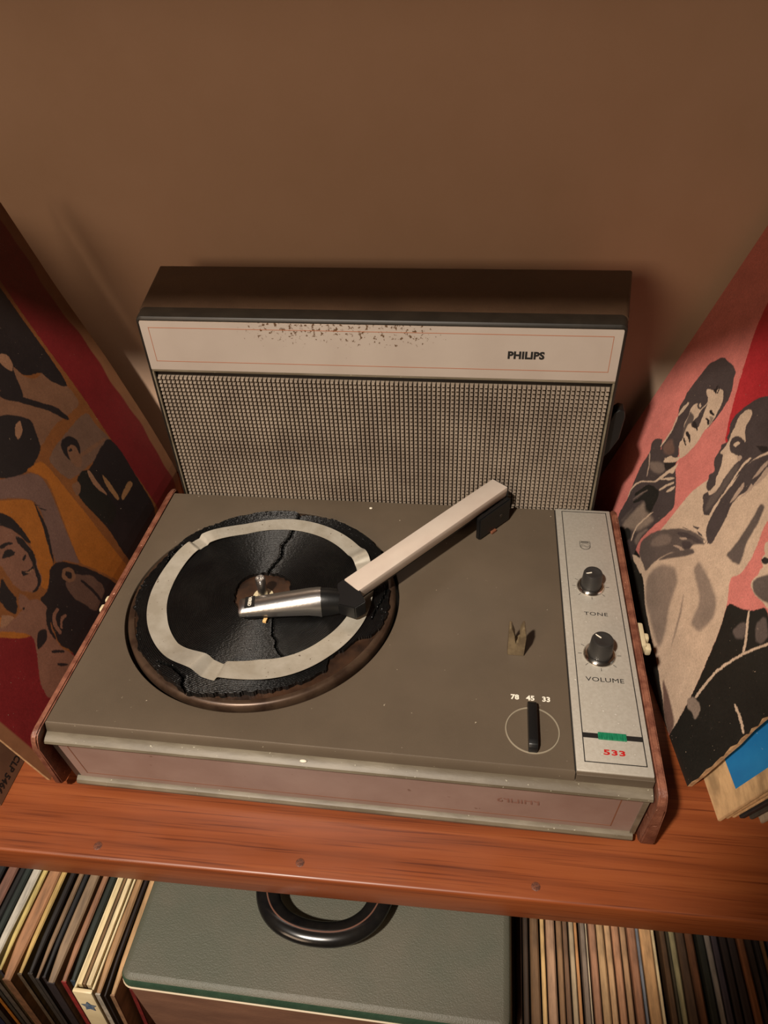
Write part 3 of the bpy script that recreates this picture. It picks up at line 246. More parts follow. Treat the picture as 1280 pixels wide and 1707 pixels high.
ART_L=[["r2",0.5,[[0.8963,1.3],[1.3,1.1159],[0.1964,-0.3],[-0.3,0.3475]]],["o2",0.4,[[0.8819,1.3],[0.8433,0.9067],[0.84,0.86],[0.8333,0.7133],[0.83,0.5667],[0.83,0.5133],[0.8233,0.3967],[0.8233,0.2667],[0.83,0.11],[0.8167,0.0933],[0.7067,0.1],[0.4633,0.1033],[0.2733,0.0933],[0.2367,0.2233],[0.18,0.3067],[0.1033,0.42],[0.2367,0.7]]],["n",0.4,[[0.8187,1.2473],[0.8267,0.8467],[0.8233,0.7067],[0.8133,0.5633],[0.7733,0.5833],[0.7667,0.6367],[0.7067,0.6567],[0.6967,0.7133],[0.5033,0.94]]],["t",0.6,[[0.5633,0.82],[0.6933,0.7333],[0.7,0.6933],[0.7067,0.6567],[0.7333,0.6333],[0.78,0.6367],[0.7867,0.6067],[0.81,0.5567],[0.8067,0.51],[0.7467,0.5133],[0.6867,0.5233],[0.6067,0.51],[0.58,0.52],[0.5433,0.5667],[0.5367,0.6433],[0.4367,0.71]]],["n",0.6,[[0.6733,0.76],[0.7067,0.7333],[0.71,0.7033],[0.69,0.68],[0.6667,0.6233],[0.6433,0.6267],[0.63,0.6567],[0.6033,0.7]]],["t2",0.5,[[0.6933,0.7333],[0.71,0.72],[0.7033,0.6933],[0.6867,0.6833],[0.6767,0.7033],[0.6733,0.7267]]],["n",0.4,[[0.7633,0.6433],[0.79,0.6467],[0.8,0.6167],[0.8,0.5933],[0.81,0.5667],[0.7967,0.57],[0.7733,0.6],[0.7633,0.6233]]],["n",0.4,[[0.62,0.6733],[0.6433,0.6467],[0.6867,0.5967],[0.73,0.55],[0.7433,0.5033],[0.73,0.5067],[0.7033,0.5533],[0.6633,0.6],[0.6033,0.66]]],["n",0.6,[[0.5233,0.65],[0.5867,0.6233],[0.6167,0.5967],[0.6367,0.5733],[0.6167,0.5333],[0.6033,0.5067],[0.5533,0.4933],[0.5167,0.4967],[0.4733,0.51],[0.41,0.5767]]],["t2",0.3,[[0.5933,0.5933],[0.61,0.59],[0.59,0.5667],[0.5633,0.56],[0.5667,0.5767]]],["m",0.5,[[0.81,0.49],[0.8067,0.44],[0.8233,0.38],[0.7633,0.3733],[0.6133,0.3933],[0.6,0.43],[0.5967,0.4833]]],["n",0.6,[[0.82,0.39],[0.83,0.3367],[0.8233,0.25],[0.8167,0.1067],[0.71,0.0833],[0.6233,0.0533],[0.6033,0.1367],[0.6133,0.2267],[0.6033,0.3033],[0.6,0.35],[0.63,0.3833],[0.66,0.39],[0.69,0.3733],[0.76,0.3867]]],["t",0.4,[[0.74,0.4133],[0.81,0.3967],[0.81,0.39],[0.74,0.4],[0.69,0.4133],[0.69,0.4233]]],["m2",0.4,[[0.7867,0.26],[0.7967,0.24],[0.7467,0.2367],[0.72,0.2367],[0.7233,0.25]]],["m2",0.4,[[0.7133,0.34],[0.72,0.3133],[0.7167,0.25],[0.7033,0.25],[0.7,0.3033]]],["n",0.4,[[0.66,0.4767],[0.6767,0.4833],[0.7033,0.4767],[0.7167,0.4567],[0.7133,0.4367],[0.6967,0.42],[0.6667,0.42],[0.6533,0.43],[0.65,0.4533]]],["t",0.3,[[0.67,0.46],[0.69,0.4567],[0.7,0.4433],[0.6933,0.42],[0.69,0.4067],[0.6733,0.3967],[0.6567,0.4033],[0.6533,0.43]]],["n",0.2,[[0.67,0.4533],[0.6833,0.45],[0.68,0.4433],[0.67,0.4467]]],["b",0.4,[[0.65,0.39],[0.6833,0.38],[0.6833,0.3633],[0.6867,0.2833],[0.6833,0.2333],[0.6233,0.22],[0.6067,0.2767],[0.6,0.3267],[0.6033,0.3633]]],["t2",0.25,[[0.68,0.38],[0.6867,0.3733],[0.6833,0.3333],[0.6867,0.2867],[0.68,0.29],[0.6667,0.33],[0.67,0.36]]],["o",0.5,[[0.52,0.5],[0.5733,0.49],[0.5833,0.4733],[0.5833,0.4167],[0.5833,0.3467],[0.5833,0.2767],[0.5833,0.1767],[0.59,0.0933],[0.5933,0.05],[0.54,0.0867],[0.4833,0.2067],[0.4633,0.24],[0.5233,0.37],[0.5567,0.4433],[0.54,0.4767]]],["o",0.5,[[0.3267,0.5767],[0.41,0.4967],[0.4633,0.4567],[0.48,0.4367],[0.4667,0.4],[0.4333,0.35],[0.4133,0.3067],[0.39,0.29],[0.3367,0.27],[0.3333,0.2933],[0.4,0.3833],[0.4033,0.4367],[0.3033,0.56]]],["o",0.5,[[0.1567,0.4333],[0.2233,0.28],[0.24,0.23],[0.2067,0.2467],[0.1,0.3867]]],["a",0.6,[[0.3567,0.6033],[0.4467,0.53],[0.4967,0.5033],[0.53,0.4867],[0.5467,0.4633],[0.5433,0.43],[0.5233,0.38],[0.5,0.33],[0.47,0.2533],[0.4633,0.2367],[0.4367,0.2767],[0.41,0.2933],[0.42,0.3133],[0.45,0.3567],[0.4767,0.4],[0.4833,0.4367],[0.4533,0.47],[0.3167,0.57]]],["n",0.4,[[0.4833,0.4367],[0.4767,0.42],[0.46,0.3667],[0.42,0.3133],[0.4033,0.2933],[0.4133,0.3167],[0.45,0.3733],[0.47,0.4167]]],["n",0.5,[[0.3033,0.56],[0.39,0.48],[0.4033,0.45],[0.4033,0.4133],[0.3967,0.3733],[0.3867,0.3833],[0.3867,0.4167],[0.3633,0.4567],[0.2633,0.5267]]],["f",0.6,[[0.3,0.52],[0.3667,0.46],[0.3833,0.4267],[0.3867,0.39],[0.3833,0.3667],[0.3733,0.3367],[0.3633,0.3267],[0.3533,0.3],[0.3333,0.29],[0.31,0.2933],[0.29,0.3167],[0.2833,0.3433],[0.29,0.3733],[0.2967,0.4033],[0.2333,0.4633]]],["n",0.25,[[0.33,0.4133],[0.3433,0.4033],[0.3467,0.39],[0.3333,0.39],[0.32,0.4],[0.3067,0.4067]]],["n",0.2,[[0.33,0.43],[0.3467,0.4233],[0.3567,0.4133],[0.3567,0.41],[0.34,0.4233],[0.3233,0.4233]]],["n",0.25,[[0.3233,0.3533],[0.3333,0.34],[0.3567,0.3367],[0.3533,0.33],[0.33,0.3333],[0.3167,0.34]]],["t2",0.15,[[0.3267,0.3433],[0.3367,0.3367],[0.35,0.3333],[0.35,0.33],[0.3333,0.3333]]],["n",0.25,[[0.36,0.37],[0.3633,0.3667],[0.35,0.36],[0.3433,0.3667]]],["n",0.5,[[0.39,0.3],[0.4233,0.2867],[0.45,0.25],[0.4767,0.2067],[0.51,0.1333],[0.5233,0.09],[0.4367,0.0833],[0.36,0.0867],[0.3067,0.0933],[0.27,0.0967],[0.2733,0.1233],[0.26,0.16],[0.2767,0.1967],[0.3067,0.25],[0.3067,0.2733],[0.34,0.2667]]],["a2",0.5,[[0.42,0.25],[0.46,0.1933],[0.4833,0.1333],[0.4,0.1467],[0.38,0.1933],[0.3867,0.24]]],["n",0.3,[[0.2767,0.3833],[0.2667,0.3433],[0.2667,0.3167],[0.2433,0.32],[0.2333,0.35]]],["f",0.6,[[0.1567,0.3967],[0.1833,0.3067],[0.24,0.2933],[0.2867,0.2933],[0.3067,0.2733],[0.3067,0.24],[0.2767,0.2067],[0.2567,0.1567],[0.27,0.1133],[0.2667,0.0967],[0.18,0.0933],[0.14,0.1067],[0.1533,0.15],[0.2067,0.2033],[0.23,0.2367],[0.18,0.3067],[0.1167,0.3667]]],["n",0.3,[[0.3067,0.25],[0.3233,0.21],[0.32,0.2],[0.3033,0.2367]]],["n",0.3,[[0.29,0.2267],[0.3067,0.1967],[0.3,0.19],[0.2833,0.22]]],["n",0.3,[[0.2833,0.2],[0.3033,0.1633],[0.2967,0.1567],[0.2767,0.19]]],["n",0.3,[[0.2333,0.1733],[0.26,0.1433],[0.2567,0.1367],[0.23,0.1667]]],["n",0.3,[[0.2233,0.14],[0.2433,0.11],[0.2367,0.11],[0.2167,0.1367]]],["t",0.3,[[0.6033,0.3867],[0.6333,0.38],[0.6267,0.36],[0.5967,0.3533],[0.5967,0.3633]]],["n",0.3,[[0.3233,0.4267],[0.34,0.4233],[0.3567,0.4133],[0.36,0.4067],[0.3433,0.4167],[0.3267,0.42]]],["n",0.4,[[0.3767,0.4167],[0.3867,0.3967],[0.3833,0.38],[0.3833,0.3533],[0.3633,0.33],[0.3533,0.3067],[0.34,0.2933],[0.3167,0.29],[0.3033,0.3],[0.33,0.2967],[0.3433,0.3133],[0.3633,0.3467],[0.37,0.3733],[0.3667,0.4]]],["n",0.5,[[0.2667,0.3767],[0.2633,0.36],[0.2667,0.3367],[0.2567,0.31],[0.2367,0.2967],[0.2267,0.32],[0.23,0.34],[0.23,0.35]]],["t2",0.4,[[0.21,0.3267],[0.22,0.3133],[0.23,0.2967],[0.2033,0.3],[0.1867,0.3067],[0.19,0.3133]]],["f",0.4,[[0.28,0.3233],[0.2867,0.3033],[0.2867,0.2867],[0.2667,0.2933],[0.25,0.2967],[0.2633,0.3133]]],["n",0.3,[[0.2633,0.2967],[0.2633,0.29],[0.2567,0.29],[0.2567,0.2933]]],["t",0.3,[[0.4133,0.27],[0.43,0.26],[0.4367,0.24],[0.4233,0.22],[0.4,0.2333],[0.3933,0.2567]]],["n",0.3,[[0.4167,0.26],[0.4267,0.2433],[0.4167,0.2333],[0.4067,0.24],[0.4067,0.2533]]],["a2",0.6,[[0.43,0.2267],[0.47,0.1933],[0.4767,0.13],[0.44,0.1233],[0.4033,0.1167],[0.39,0.1767],[0.3967,0.22]]],["n",0.3,[[0.4367,0.21],[0.4467,0.1533],[0.4433,0.0967],[0.4367,0.1067],[0.4367,0.1567],[0.43,0.2067]]],["n",0.3,[[0.2967,0.2433],[0.33,0.24],[0.33,0.23],[0.3,0.23],[0.2733,0.2033],[0.2667,0.1767],[0.26,0.18],[0.27,0.2167]]],["f",0.3,[[0.3033,0.2233],[0.3267,0.2233],[0.3267,0.2133],[0.3067,0.2133],[0.2933,0.1967],[0.29,0.1733],[0.28,0.1767],[0.2833,0.2033]]],["n",0.3,[[0.2467,0.23],[0.2667,0.2133],[0.2467,0.1967],[0.21,0.2],[0.2233,0.2167]]],["f",0.25,[[0.3133,0.2],[0.3333,0.1933],[0.33,0.1867],[0.31,0.19],[0.2967,0.1767],[0.2933,0.1833]]],["n",0.25,[[0.4767,0.43],[0.4933,0.4067],[0.4933,0.4067],[0.4733,0.43]]],["n",0.25,[[0.48,0.4167],[0.4933,0.3967],[0.4933,0.3933],[0.4767,0.4167]]]]
# ------------------------------------------------------------------ setting: wall, shelves
def plank(name, y0, y1, z0, z1, x0=-.75, x1=1.15, kind='structure', bev=.0018):
    b = box(x0, x1, y0, y1, z0, z1, bev, 3)
    o = obj(name, b, M_wood); o.rotation_euler = (0, 0, SROT); o['kind'] = 'structure'; smooth(o); return o
YS = -.0517
shelf = plank('shelf', YS, .398, -H - .028, -H, bev=.0022)
shelf2 = plank('shelf', YS - .02, .398, -.545, -.52)
shelf3 = plank('shelf', YS - .012, .398, .548, .574)
b = box(-.75, 1.15, .398, .42, -.62, 1.0); wall = obj('wall_back', b, M_wall); wall.rotation_euler = (0, 0, SROT); wall['kind'] = 'structure'
for nm, xa, xb in (('trim_1', -.76, -.735), ('trim_2', 1.13, 1.155)):
    b = box(xa, xb, YS - .01, .405, -.62, .62, .002); o = obj(nm, b, M_wood); o.rotation_euler = (0, 0, SROT); o['kind'] = 'structure'
# plugged screw holes in the shelf (pixel-free: positions along its front)
M_plug = mat('plug_wood', rgb(110, 62, 40), .6, col2=rgb(70, 35, 22), noise=1, nscale=700)
for i, (x, y) in enumerate(((0.032, -0.0426), (0.176, -0.0412), (0.3339, -0.0424))):
    b = lathe([(0, .0003), (.0024, .0003), (.0030, .0001), (.0030, -.0006)], n=20)
    o = obj('wood_plug', b, M_plug, shelf); pass
    o.location = (x, y, -H)

# ------------------------------------------------------------------ record player
PL = empty('record_player')
tag(PL, 'old open portable record player with grey-brown deck, broken black mat and silver control strip', 'record player')
W, YB0, YB1 = .4, .2545, .2588
def yb(x): return YB0 + (YB1 - YB0) * x / W
CX, CY, RH = .1201, .1278, .1073
XD = .3525
# deck with the round well cut into it
def deck_mesh():
    b = bmesh.new(); n = 180
    corners = [(0, 0), (XD, 0), (XD, yb(XD)), (0, yb(0))]
    def bound(a):
        dx, dy = math.cos(a), math.sin(a); best = 9
        for i in range(4):
            (x0, y0), (x1, y1) = corners[i], corners[(i + 1) % 4]; ex, ey = x1 - x0, y1 - y0
            den = dx * ey - dy * ex
            if abs(den) < 1e-9: continue
            t = ((x0 - CX) * ey - (y0 - CY) * ex) / den; s = ((x0 - CX) * dy - (y0 - CY) * dx) / den
            if t > 0 and -1e-6 <= s <= 1 + 1e-6: best = min(best, t)
        return CX + dx * best, CY + dy * best
    angs = sorted([2 * PI * i / n - PI for i in range(n)] + [math.atan2(y - CY, x - CX) for x, y in corners]); n = len(angs)
    prof = [(RH, -.013), (RH, -.0009), (RH + .0003, -.0003), (RH + .001, 0)]
    rings = [[b.verts.new((CX + r * math.cos(a), CY + r * math.sin(a), z)) for a in angs] for r, z in prof]
    mids = []
    outer_in, outer, low = [], [], []
    for a in angs:
        x, y = bound(a); d = .0007
        xi = min(max(x, d), XD - d); yi = min(max(y, d), yb(x) - d)
        outer_in.append(b.verts.new((xi, yi, 0))); outer.append(b.verts.new((x, y, -.0007)))
        low.append(b.verts.new((x, y - (.002 if y < .001 else 0), -.0075)))
    bot = [b.verts.new((v.co.x, max(v.co.y, 0.), -.02)) for v in low]
    rings += [outer_in, outer, low, bot]
    for A, B in zip(rings, rings[1:]):
        for i in range(n):
            j = (i + 1) % n; b.faces.new((A[i], A[j], B[j], B[i]))
    return b
deck = smooth(obj('deck', deck_mesh(), M_deck, PL), 40)
obj('well_floor', lathe([(0, -.0125), (RH + .002, -.0125)], (CX, CY), 64), M_dark, PL)
# body shell under the deck, tapering towards the bottom
prf = [(0.0, -.0195), (-.0045, -.0195), (.0012, -.0745), (.002, -.0765), (.256, -.0765), (.2545, -.0195)]
b = prism(prf, 'x', .001, W - .001); 
obj('case_body', b, M_dark, PL)
# front lip
lip = [(-.0012, -.0075), (-.0062, -.0092), (-.0082, -.0106), (-.0088, -.0124), (-.0080, -.0142), (-.0062, -.0150), (.002, -.0165), (.004, -.0085)]
smooth(obj('front_lip', prism(lip, 'x', .0, W), M_lip, PL), 30)
# front panel (recessed, sloped) with its thin line
def front_pt(x, t, off=0.):     # t from top 0 to bottom 1
    y = -.0050 + t * .0056; z = -.0165 - t * .049
    return Vector((x, y - off * .996, z - off * .09))
def quad_strip(pts0, pts1):
    pass
def fbox(x0, x1, t0, t1, off0, off1, bm=None):
    b = bm or bmesh.new(); V = []
    for off in (off0, off1):
        for x, t in ((x0, t0), (x1, t0), (x1, t1), (x0, t1)): V.append(b.verts.new(front_pt(x, t, off)))
    for f in ((0, 1, 2, 3), (7, 6, 5, 4), (0, 4, 5, 1), (1, 5, 6, 2), (2, 6, 7, 3), (3, 7, 4, 0)): b.faces.new([V[k] for k in f])
    return b
fp = obj('front_panel', fbox(.006, W - .004, -.05, 1.02, -.002, .0006), M_panel, PL)
b = fbox(.0125, W - .017, .86, .875, .0006, .00075); fbox(.0125, .0132, -.05, .875, .0006, .00075, b); fbox(W - .0177, W - .017, -.05, .875, .0006, .00075, b)
obj('pinstripe', b, M_redline2, fp)
for xa, xb in ((.0015, .006), (W - .004, W - .001)):
    obj('corner_strip', fbox(xa, xb, -.05, 1.02, -.004, .0018 if xa > .1 else -.0005), M_lip if xa > .1 else M_dark, PL)  # left one is dark, standing in for the shaded gap beside the plate
# faint ghost lettering where a badge was: mirrored print stain
Mf = Matrix.Translation(front_pt(.320, .36, .0009)) @ Matrix.Rotation(PI / 2 - .11, 4, 'X')
M_stain = mat('stain', rgb(118, 84, 72), .55)
text('lettering', 'PHILIPS', .0085, M_stain, fp, Mf @ Matrix.Scale(-1, 4, (1, 0, 0)), bold=.0001, spacing=1.02)
# bottom trim
trim = [(.004, -.0655), (-.0002, -.0655), (-.0028, -.0668), (-.0040, -.0690), (-.0034, -.0712), (-.0022, -.0740), (-.0008, -.0752), (.004, -.0752)]
smooth(obj('bottom_trim', prism(trim, 'x', .003, W - .002), M_lip, PL), 30)
for x, y in ((.03, .02), (W - .03, .02), (.03, .235), (W - .03, .235)):
    obj('rubber_foot', lathe([(0, -H), (.008, -H), (.009, -H + .001), (.009, -.0764), (0, -.0764)], (x, y), 24), M_rub, PL)
# side plates
def side_plate(x_in, x_out, x_in_b, x_out_b, name='side_panel'):
    b = bmesh.new(); secs = []
    outl = [(-.0118, -.004), (-.0100, -.0012), (-.004, .0002), (.252, .0002), (.262, -.001), (.266, -.006), (.262, -.066), (.255, -.073), (.004, -.0735), (-.003, -.072), (-.0065, -.068), (-.0128, -.014), (-.0128, -.0075)]
    def X(z, o): t = (-z) / .0735; return (x_in + (x_in_b - x_in) * t) if o == 0 else (x_out + (x_out_b - x_out) * t)
    A = [b.verts.new((X(z, 0), y, z)) for y, z in outl]; B = [b.verts.new((X(z, 1), y, z)) for y, z in outl]; n = len(outl)
    b.faces.new(A); b.faces.new(B[::-1])
    for i in range(n): b.faces.new((A[i], A[(i + 1) % n], B[(i + 1) % n], B[i]))
    bmesh.ops.bevel(b, geom=b.edges[:], offset=.0011, segments=2, affect='EDGES')
    return smooth(obj(name, b, M_sidewood, PL), 50)
side_plate(-.0006, -.0056, -.0075, -.0135)
side_plate(W + .0012, W + .0064, W + .002, W + .012)
for sx, x0, x1 in ((-1, -.0058, -.0100), (1, W + .0066, W + .0125)):
    b = bmesh.new(); xa, xb = sorted((x0, x1))
    box(xa, xb, .112, .135, -.016, -.006, .0015, 2, b)
    o1, o2 = (xa - .0035, xa + .001) if sx < 0 else (xb - .001, xb + .0035)
    box(o1, o2, .110, .117, -.015, -.008, .0014, 2, b); box(o1, o2, .121, .127, -.0145, -.0085, .0014, 2, b)
    smooth(obj('latch', b, M_cream, PL))
# control strip
cp = smooth(obj('control_panel', box(XD + .0006, W, .0004, .2590, -.012, .0008, .0007, 2), M_silver, PL))
obj('panel_gap', box(XD - .0002, XD + .0007, .001, .258, -.02, -.0004), M_ink, PL)
b = box(XD + .0006, W, -.0022, .0006, -.0080, -.0002, .0003); obj('panel_edge', b, M_deck, PL)
ZP = .0009
b = bmesh.new(); x0, x1, y0, y1, t = .3583, .3966, .0068, .2558, .00062
for q in ((x0, x1, y0, y0 + t), (x0, x1, y1 - t, y1), (x0, x0 + t, y0, y1), (x1 - t, x1, y0, y1)): box(q[0], q[1], q[2], q[3], ZP - .0002, ZP, 0, 1, b)
box(x0, x1, .0246, .0282, ZP - .0002, ZP + .0001, 0, 1, b)
obj('border_line', b, M_ink, cp)
obj('pilot_window', box(.3683, .3862, .0238, .0290, ZP - .0004, ZP + .0009, .0004), M_green, cp)
T = lambda x, y, z=ZP: Matrix.Translation((x, y, z))
text('lettering', 'TONE', .0048, M_ink, cp, T(.3769, .1336), sx=1.3, spacing=1.08)
text('lettering', 'VOLUME', .0052, M_ink, cp, T(.3773, .0718), sx=1.25, spacing=1.04)
text('lettering', '533', .0051, M_red_ink, cp, T(.3775, .0147), sx=1.7, spacing=1.1, bold=.00018)
# shield emblem: outline, two bands and wave
b = bmesh.new(); ex, ey = .3752, .2115
pts = [(-.0042, .0050), (.0042, .0050)] + [(.0042 * math.cos(a), -.0006 + .0046 * math.sin(a)) for a in [-PI * k / 14 for k in range(0, 15)]]
pts = [(x, y) for x, y in pts] + [(-.0042, .0050)]
def flatline(pts, wd, b):
    for (xa, ya), (xb, yb_) in zip(pts, pts[1:]):
        d = Vector((xb - xa, yb_ - ya)); L = d.length
        if L < 1e-7: continue
        nx, ny = -d.y / L * wd / 2, d.x / L * wd / 2
        v = [b.verts.new((ex + p[0], ey + p[1], ZP)) for p in ((xa + nx, ya + ny), (xb + nx, yb_ + ny), (xb - nx, yb_ - ny), (xa - nx, ya - ny))]; b.faces.new(v)
flatline(pts, .00032, b); flatline([(-.0042, .0030), (.0042, .0030)], .0003, b)
flatline([(-.0032, .0040), (.0032, .0040)], .0008, b)
flatline([(.0038 * math.cos(a), -.0012 + .0034 * math.sin(a)) for a in [PI * k / 12 for k in range(0, 25)]], .0002, b)
for o in (.0007, -.0004): flatline([(-.0034 + .0068 * k / 12, -.0012 + o + .0007 * math.sin(k / 12 * 2 * PI)) for k in range(13)], .00025, b)
obj('shield_emblem', b, M_ink, cp)
def knob(x, y, ang, r, h):
    k = smooth(obj('knob', lathe([(0, h - .0004), (r * .62, h - .0004), (r * .76, h), (r * .9, h - .0003), (r * .98, h - .0016), (r * 1.07, .0035), (r * 1.06, .0018), (0, .0018)], (x, y), 40), M_knob, PL), 40)
    smooth(obj('knob_collar', lathe([(0, .0022), (r * 1.06, .0022), (r * 1.12, .0030), (r * 1.3, .0029), (r * 1.42, .0021), (r * 1.47, .0008), (0, .0008)], (x, y), 56), M_chrome, k), 35)
    b = box(-.00032, .00032, r * .18, r * .78, h - .001, h + .00015); xf(b, T(x, y, 0) @ Matrix.Rotation(ang, 4, 'Z')); obj('pointer', b, M_white_ink, k)
    b = bmesh.new()
    for a in (0, -45, -90, -135, 180, 145):
        s = len(b.verts); box(r * 1.55, r * 1.9, -.00016, .00016, ZP - .0002, ZP, 0, 1, b)
        b.verts.ensure_lookup_table()
        for v in b.verts[s:]: v.co = T(x, y, 0) @ Matrix.Rotation(math.radians(a), 4, 'Z') @ v.co
    obj('scale_marks', b, M_ink, cp)
M_knob = mat('knob_plastic', rgb(42, 40, 38), .45, bump=.2, bscale=900)
knob(.3755, .1630, math.radians(108), .0074, .0165); knob(.3758, .0945, math.radians(50), .0079, .0176)
# speed selector
sx, sy = .3268, .0270
ring = lathe([(.0166, .0001), (.0168, .0006), (.0175, .0006), (.0177, .0001)], (sx, sy), 64)
smooth(obj('selector_ring', ring, M_lipring if False else mat('selector_ring', rgb(140, 130, 112), .4), PL), 30)
obj('selector_disc', lathe([(0, .0003), (.0165, .0003), (.0166, 0)], (sx, sy), 64), M_deck, PL)
b = bmesh.new(); prism([(.0100, .0004), (.0460, .0004), (.0462, .0042), (.0448, .0062), (.0410, .0075), (.0150, .0078), (.0120, .0072), (.0102, .0050)], 'x', sx - .0031, sx + .0027, .0004, b)
smooth(obj('speed_selector', b, M_black, PL), 40)
for s, x in (('78', .3157), ('45', .3262), ('33', .3367)):
    text('speed_number', s, .0054, M_white_ink, PL, T(x, .0520, .0002), bold=.00018, sx=1.05)
# arm rest clip
M_clip = mat('clip_plastic', rgb(92, 78, 58), .45, col2=rgb(120, 104, 78), noise=1, nscale=140)
prongs = [(.3106, 0), (.3226, 0), (.3226, .0190), (.3212, .0290), (.3198, .0296), (.3186, .0250), (.3180, .0205), (.3188, .0150), (.3174, .0126), (.3154, .0126), (.3146, .0160), (.3148, .0200), (.3136, .0235), (.3120, .0283), (.3104, .0285), (.3102, .0240), (.3104, .0180)]
smooth(obj('arm_rest', prism(prongs, 'y', .0885, .0955, .0004), M_clip, PL), 40)
# small debris on the deck
M_chip = mat('plaster_chip', rgb(225, 215, 195), .7)
# ---- platter
pz = .0022
pl = smooth(obj('platter', lathe([(0, pz), (.0988, pz), (.0992, pz + .0004), (.1016, pz + .0006), (.1032, pz + .0001), (.1040, pz - .0012), (.1042, -.0045), (.1038, -.0060), (0, -.0060)], (0, 0), 160), M_platter, PL), 35)
pl.location = (CX, CY, 0)
b = lathe([(.0994, pz + .0007), (.1018, pz + .0010), (.1036, pz + .0003), (.1046, pz - .0014), (.1047, -.0050), (.1043, -.0052), (.1040, pz - .0016), (.1030, pz - .0001), (.1016, pz + .0004), (.0994, pz + .0004)], (0, 0), 160)
o = smooth(obj('platter_rim', b, M_rim, pl), 40)
sp = smooth(obj('spindle', lathe([(0, .0200), (.0022, .0200), (.0024, .0206), (.0030, .0220), (.0036, .0222), (.0039, .0216), (.0037, .0080), (.0037, pz), (0, pz)], (0, 0), 32), M_chrome_r, pl), 40)
obj('spindle_washer', lathe([(.004, pz + .0002), (.0044, pz + .0009), (.0078, pz + .0009), (.0082, pz + .0002)], (0, 0), 40), M_cream, pl)
# ---- crumbling rubber mat: polar height field with cracks and missing pieces
outer = [(-180, .1015), (-170.9, .1022), (-159.2, .097), (-140.4, .1009), (-130.5, .0995), (-119.6, .101), (-113.1, .1012), (-105.2, .1041), (-95, .0995), (-82.3, .0963), (-65, .0955), (-47, .0945), (-42.5, .0871), (-24.9, .0906), (-20.9, .0983), (-9.2, .1025), (12.7, .0988), (35.9, .1036), (49.6, .1045), (67.6, .1032), (84, .0994), (85.4, .0994), (88.6, .105), (113.1, .1033), (138.1, .1011), (163.4, .0996), (177.8, .1015), (180, .1015)]
inner = [(-180, .0222), (-140, .0228), (-90, .0222), (-40, .0235), (0, .022), (26.6, .0217), (37.6, .0242), (65, .024), (98.1, .0228), (133.4, .0247), (154, .0251), (177.7, .0224), (180, .0222)]
rng = np.random.default_rng(3)
def pol(a, r): return (r * math.cos(math.radians(a)), r * math.sin(math.radians(a)))
cracks = [([pol(85, .0995), pol(85, .0808), pol(84.3, .0689), pol(87.2, .0566), pol(83.2, .043), pol(87.9, .0315), pol(92, .0247), pol(95, .02)], .00075),
          ([pol(-60, .020), pol(-60.6, .0295), pol(-66.8, .0459), pol(-64.6, .0522), pol(-66.5, .0573), pol(-65.3, .0643), pol(-60, .08)], .0004),
          ([pol(-119.6, .0918), pol(-110.5, .0945), pol(-109, .100), pol(-105.2, .105)], .0006),
          ([pol(-128, .0945), pol(-119, .0918)], .0006), ([pol(170, .0895), pol(158, .096), pol(150, .0945)], .0005),
          ([pol(-12, .0915), pol(5, .097), pol(14, .1)], .0004)]
def warp(A, Rr):     # A in degrees
    z = np.zeros_like(A)
    def bumpf(c, wd, h):
        d = (A - c + 180) % 360 - 180; return h * np.exp(-(d / wd) ** 2)
    k = np.clip((Rr - .045) / .045, 0, 1) ** 1.6
    z += (bumpf(-114, 13, .0032) + bumpf(144, 11, .0022) + bumpf(26, 9, .0020) + bumpf(-80, 20, .0012)) * k
    z += .0005 * np.sin(np.radians(A * 3 + 40)) * k
    return z
nA, nR = 900, 150
Ad = np.linspace(-180, 180, nA, endpoint=False)
jag = np.interp(Ad, np.linspace(-180, 180, 240), rng.normal(0, .0006, 240)); jag2 = np.interp(Ad, np.linspace(-180, 180, 90), rng.normal(0, .0005, 90))
Ro = np.minimum(np.interp(Ad, [a for a, r in outer], [r for a, r in outer]) * .992 + jag, .1032); Ri = np.interp(Ad, [a for a, r in inner], [r for a, r in inner]) + jag2
tt = np.linspace(0, 1, nR)
RR = Ri[:, None] * (1 - tt) + Ro[:, None] * tt; AA = np.repeat(Ad[:, None], nR, 1)
X = RR * np.cos(np.radians(AA)); Y = RR * np.sin(np.radians(AA))
top = .0030 + warp(AA, RR) + rng.normal(0, .00003, AA.shape)
rough = np.clip((RR - .088) / .01, 0, 1); top += rough * rng.normal(0, .00016, AA.shape)
cz = np.zeros_like(X)
for pts, wd in cracks:
    for (xa, ya), (xb, yb_) in zip(pts, pts[1:]):
        d = np.array([xb - xa, yb_ - ya]); L2 = (d ** 2).sum(); t = np.clip(((X - xa) * d[0] + (Y - ya) * d[1]) / L2, 0, 1)
        dist = np.hypot(X - xa - t * d[0], Y - ya - t * d[1]); wob = wd * (1 + .5 * np.sin(X * 2500) * np.sin(Y * 2100))
        cz = np.maximum(cz, np.clip((wob * 1.7 - dist) / wd, 0, 1))
        top += np.clip(1 - np.abs(dist - wd * 2.2) / (wd * 2), 0, 1) * .00035     # curled lips of the crack
Z = pz + .0002 + top * (1 - cz * .96)
verts = np.stack([X, Y, Z], -1).reshape(-1, 3)
lowo = np.stack([X[:, -1], Y[:, -1], np.full(nA, pz + .0001)], -1); lowi = np.stack([X[:, 0], Y[:, 0], np.full(nA, pz + .0001)], -1)
allv = np.concatenate([verts, lowo, lowi]); I = np.arange(nA); J = (I + 1) % nA
k = np.arange(nR - 1); a = (I[:, None] * nR + k).ravel(); bb = (J[:, None] * nR + k).ravel()
F = np.stack([a, a + 1, bb + 1, bb], -1)
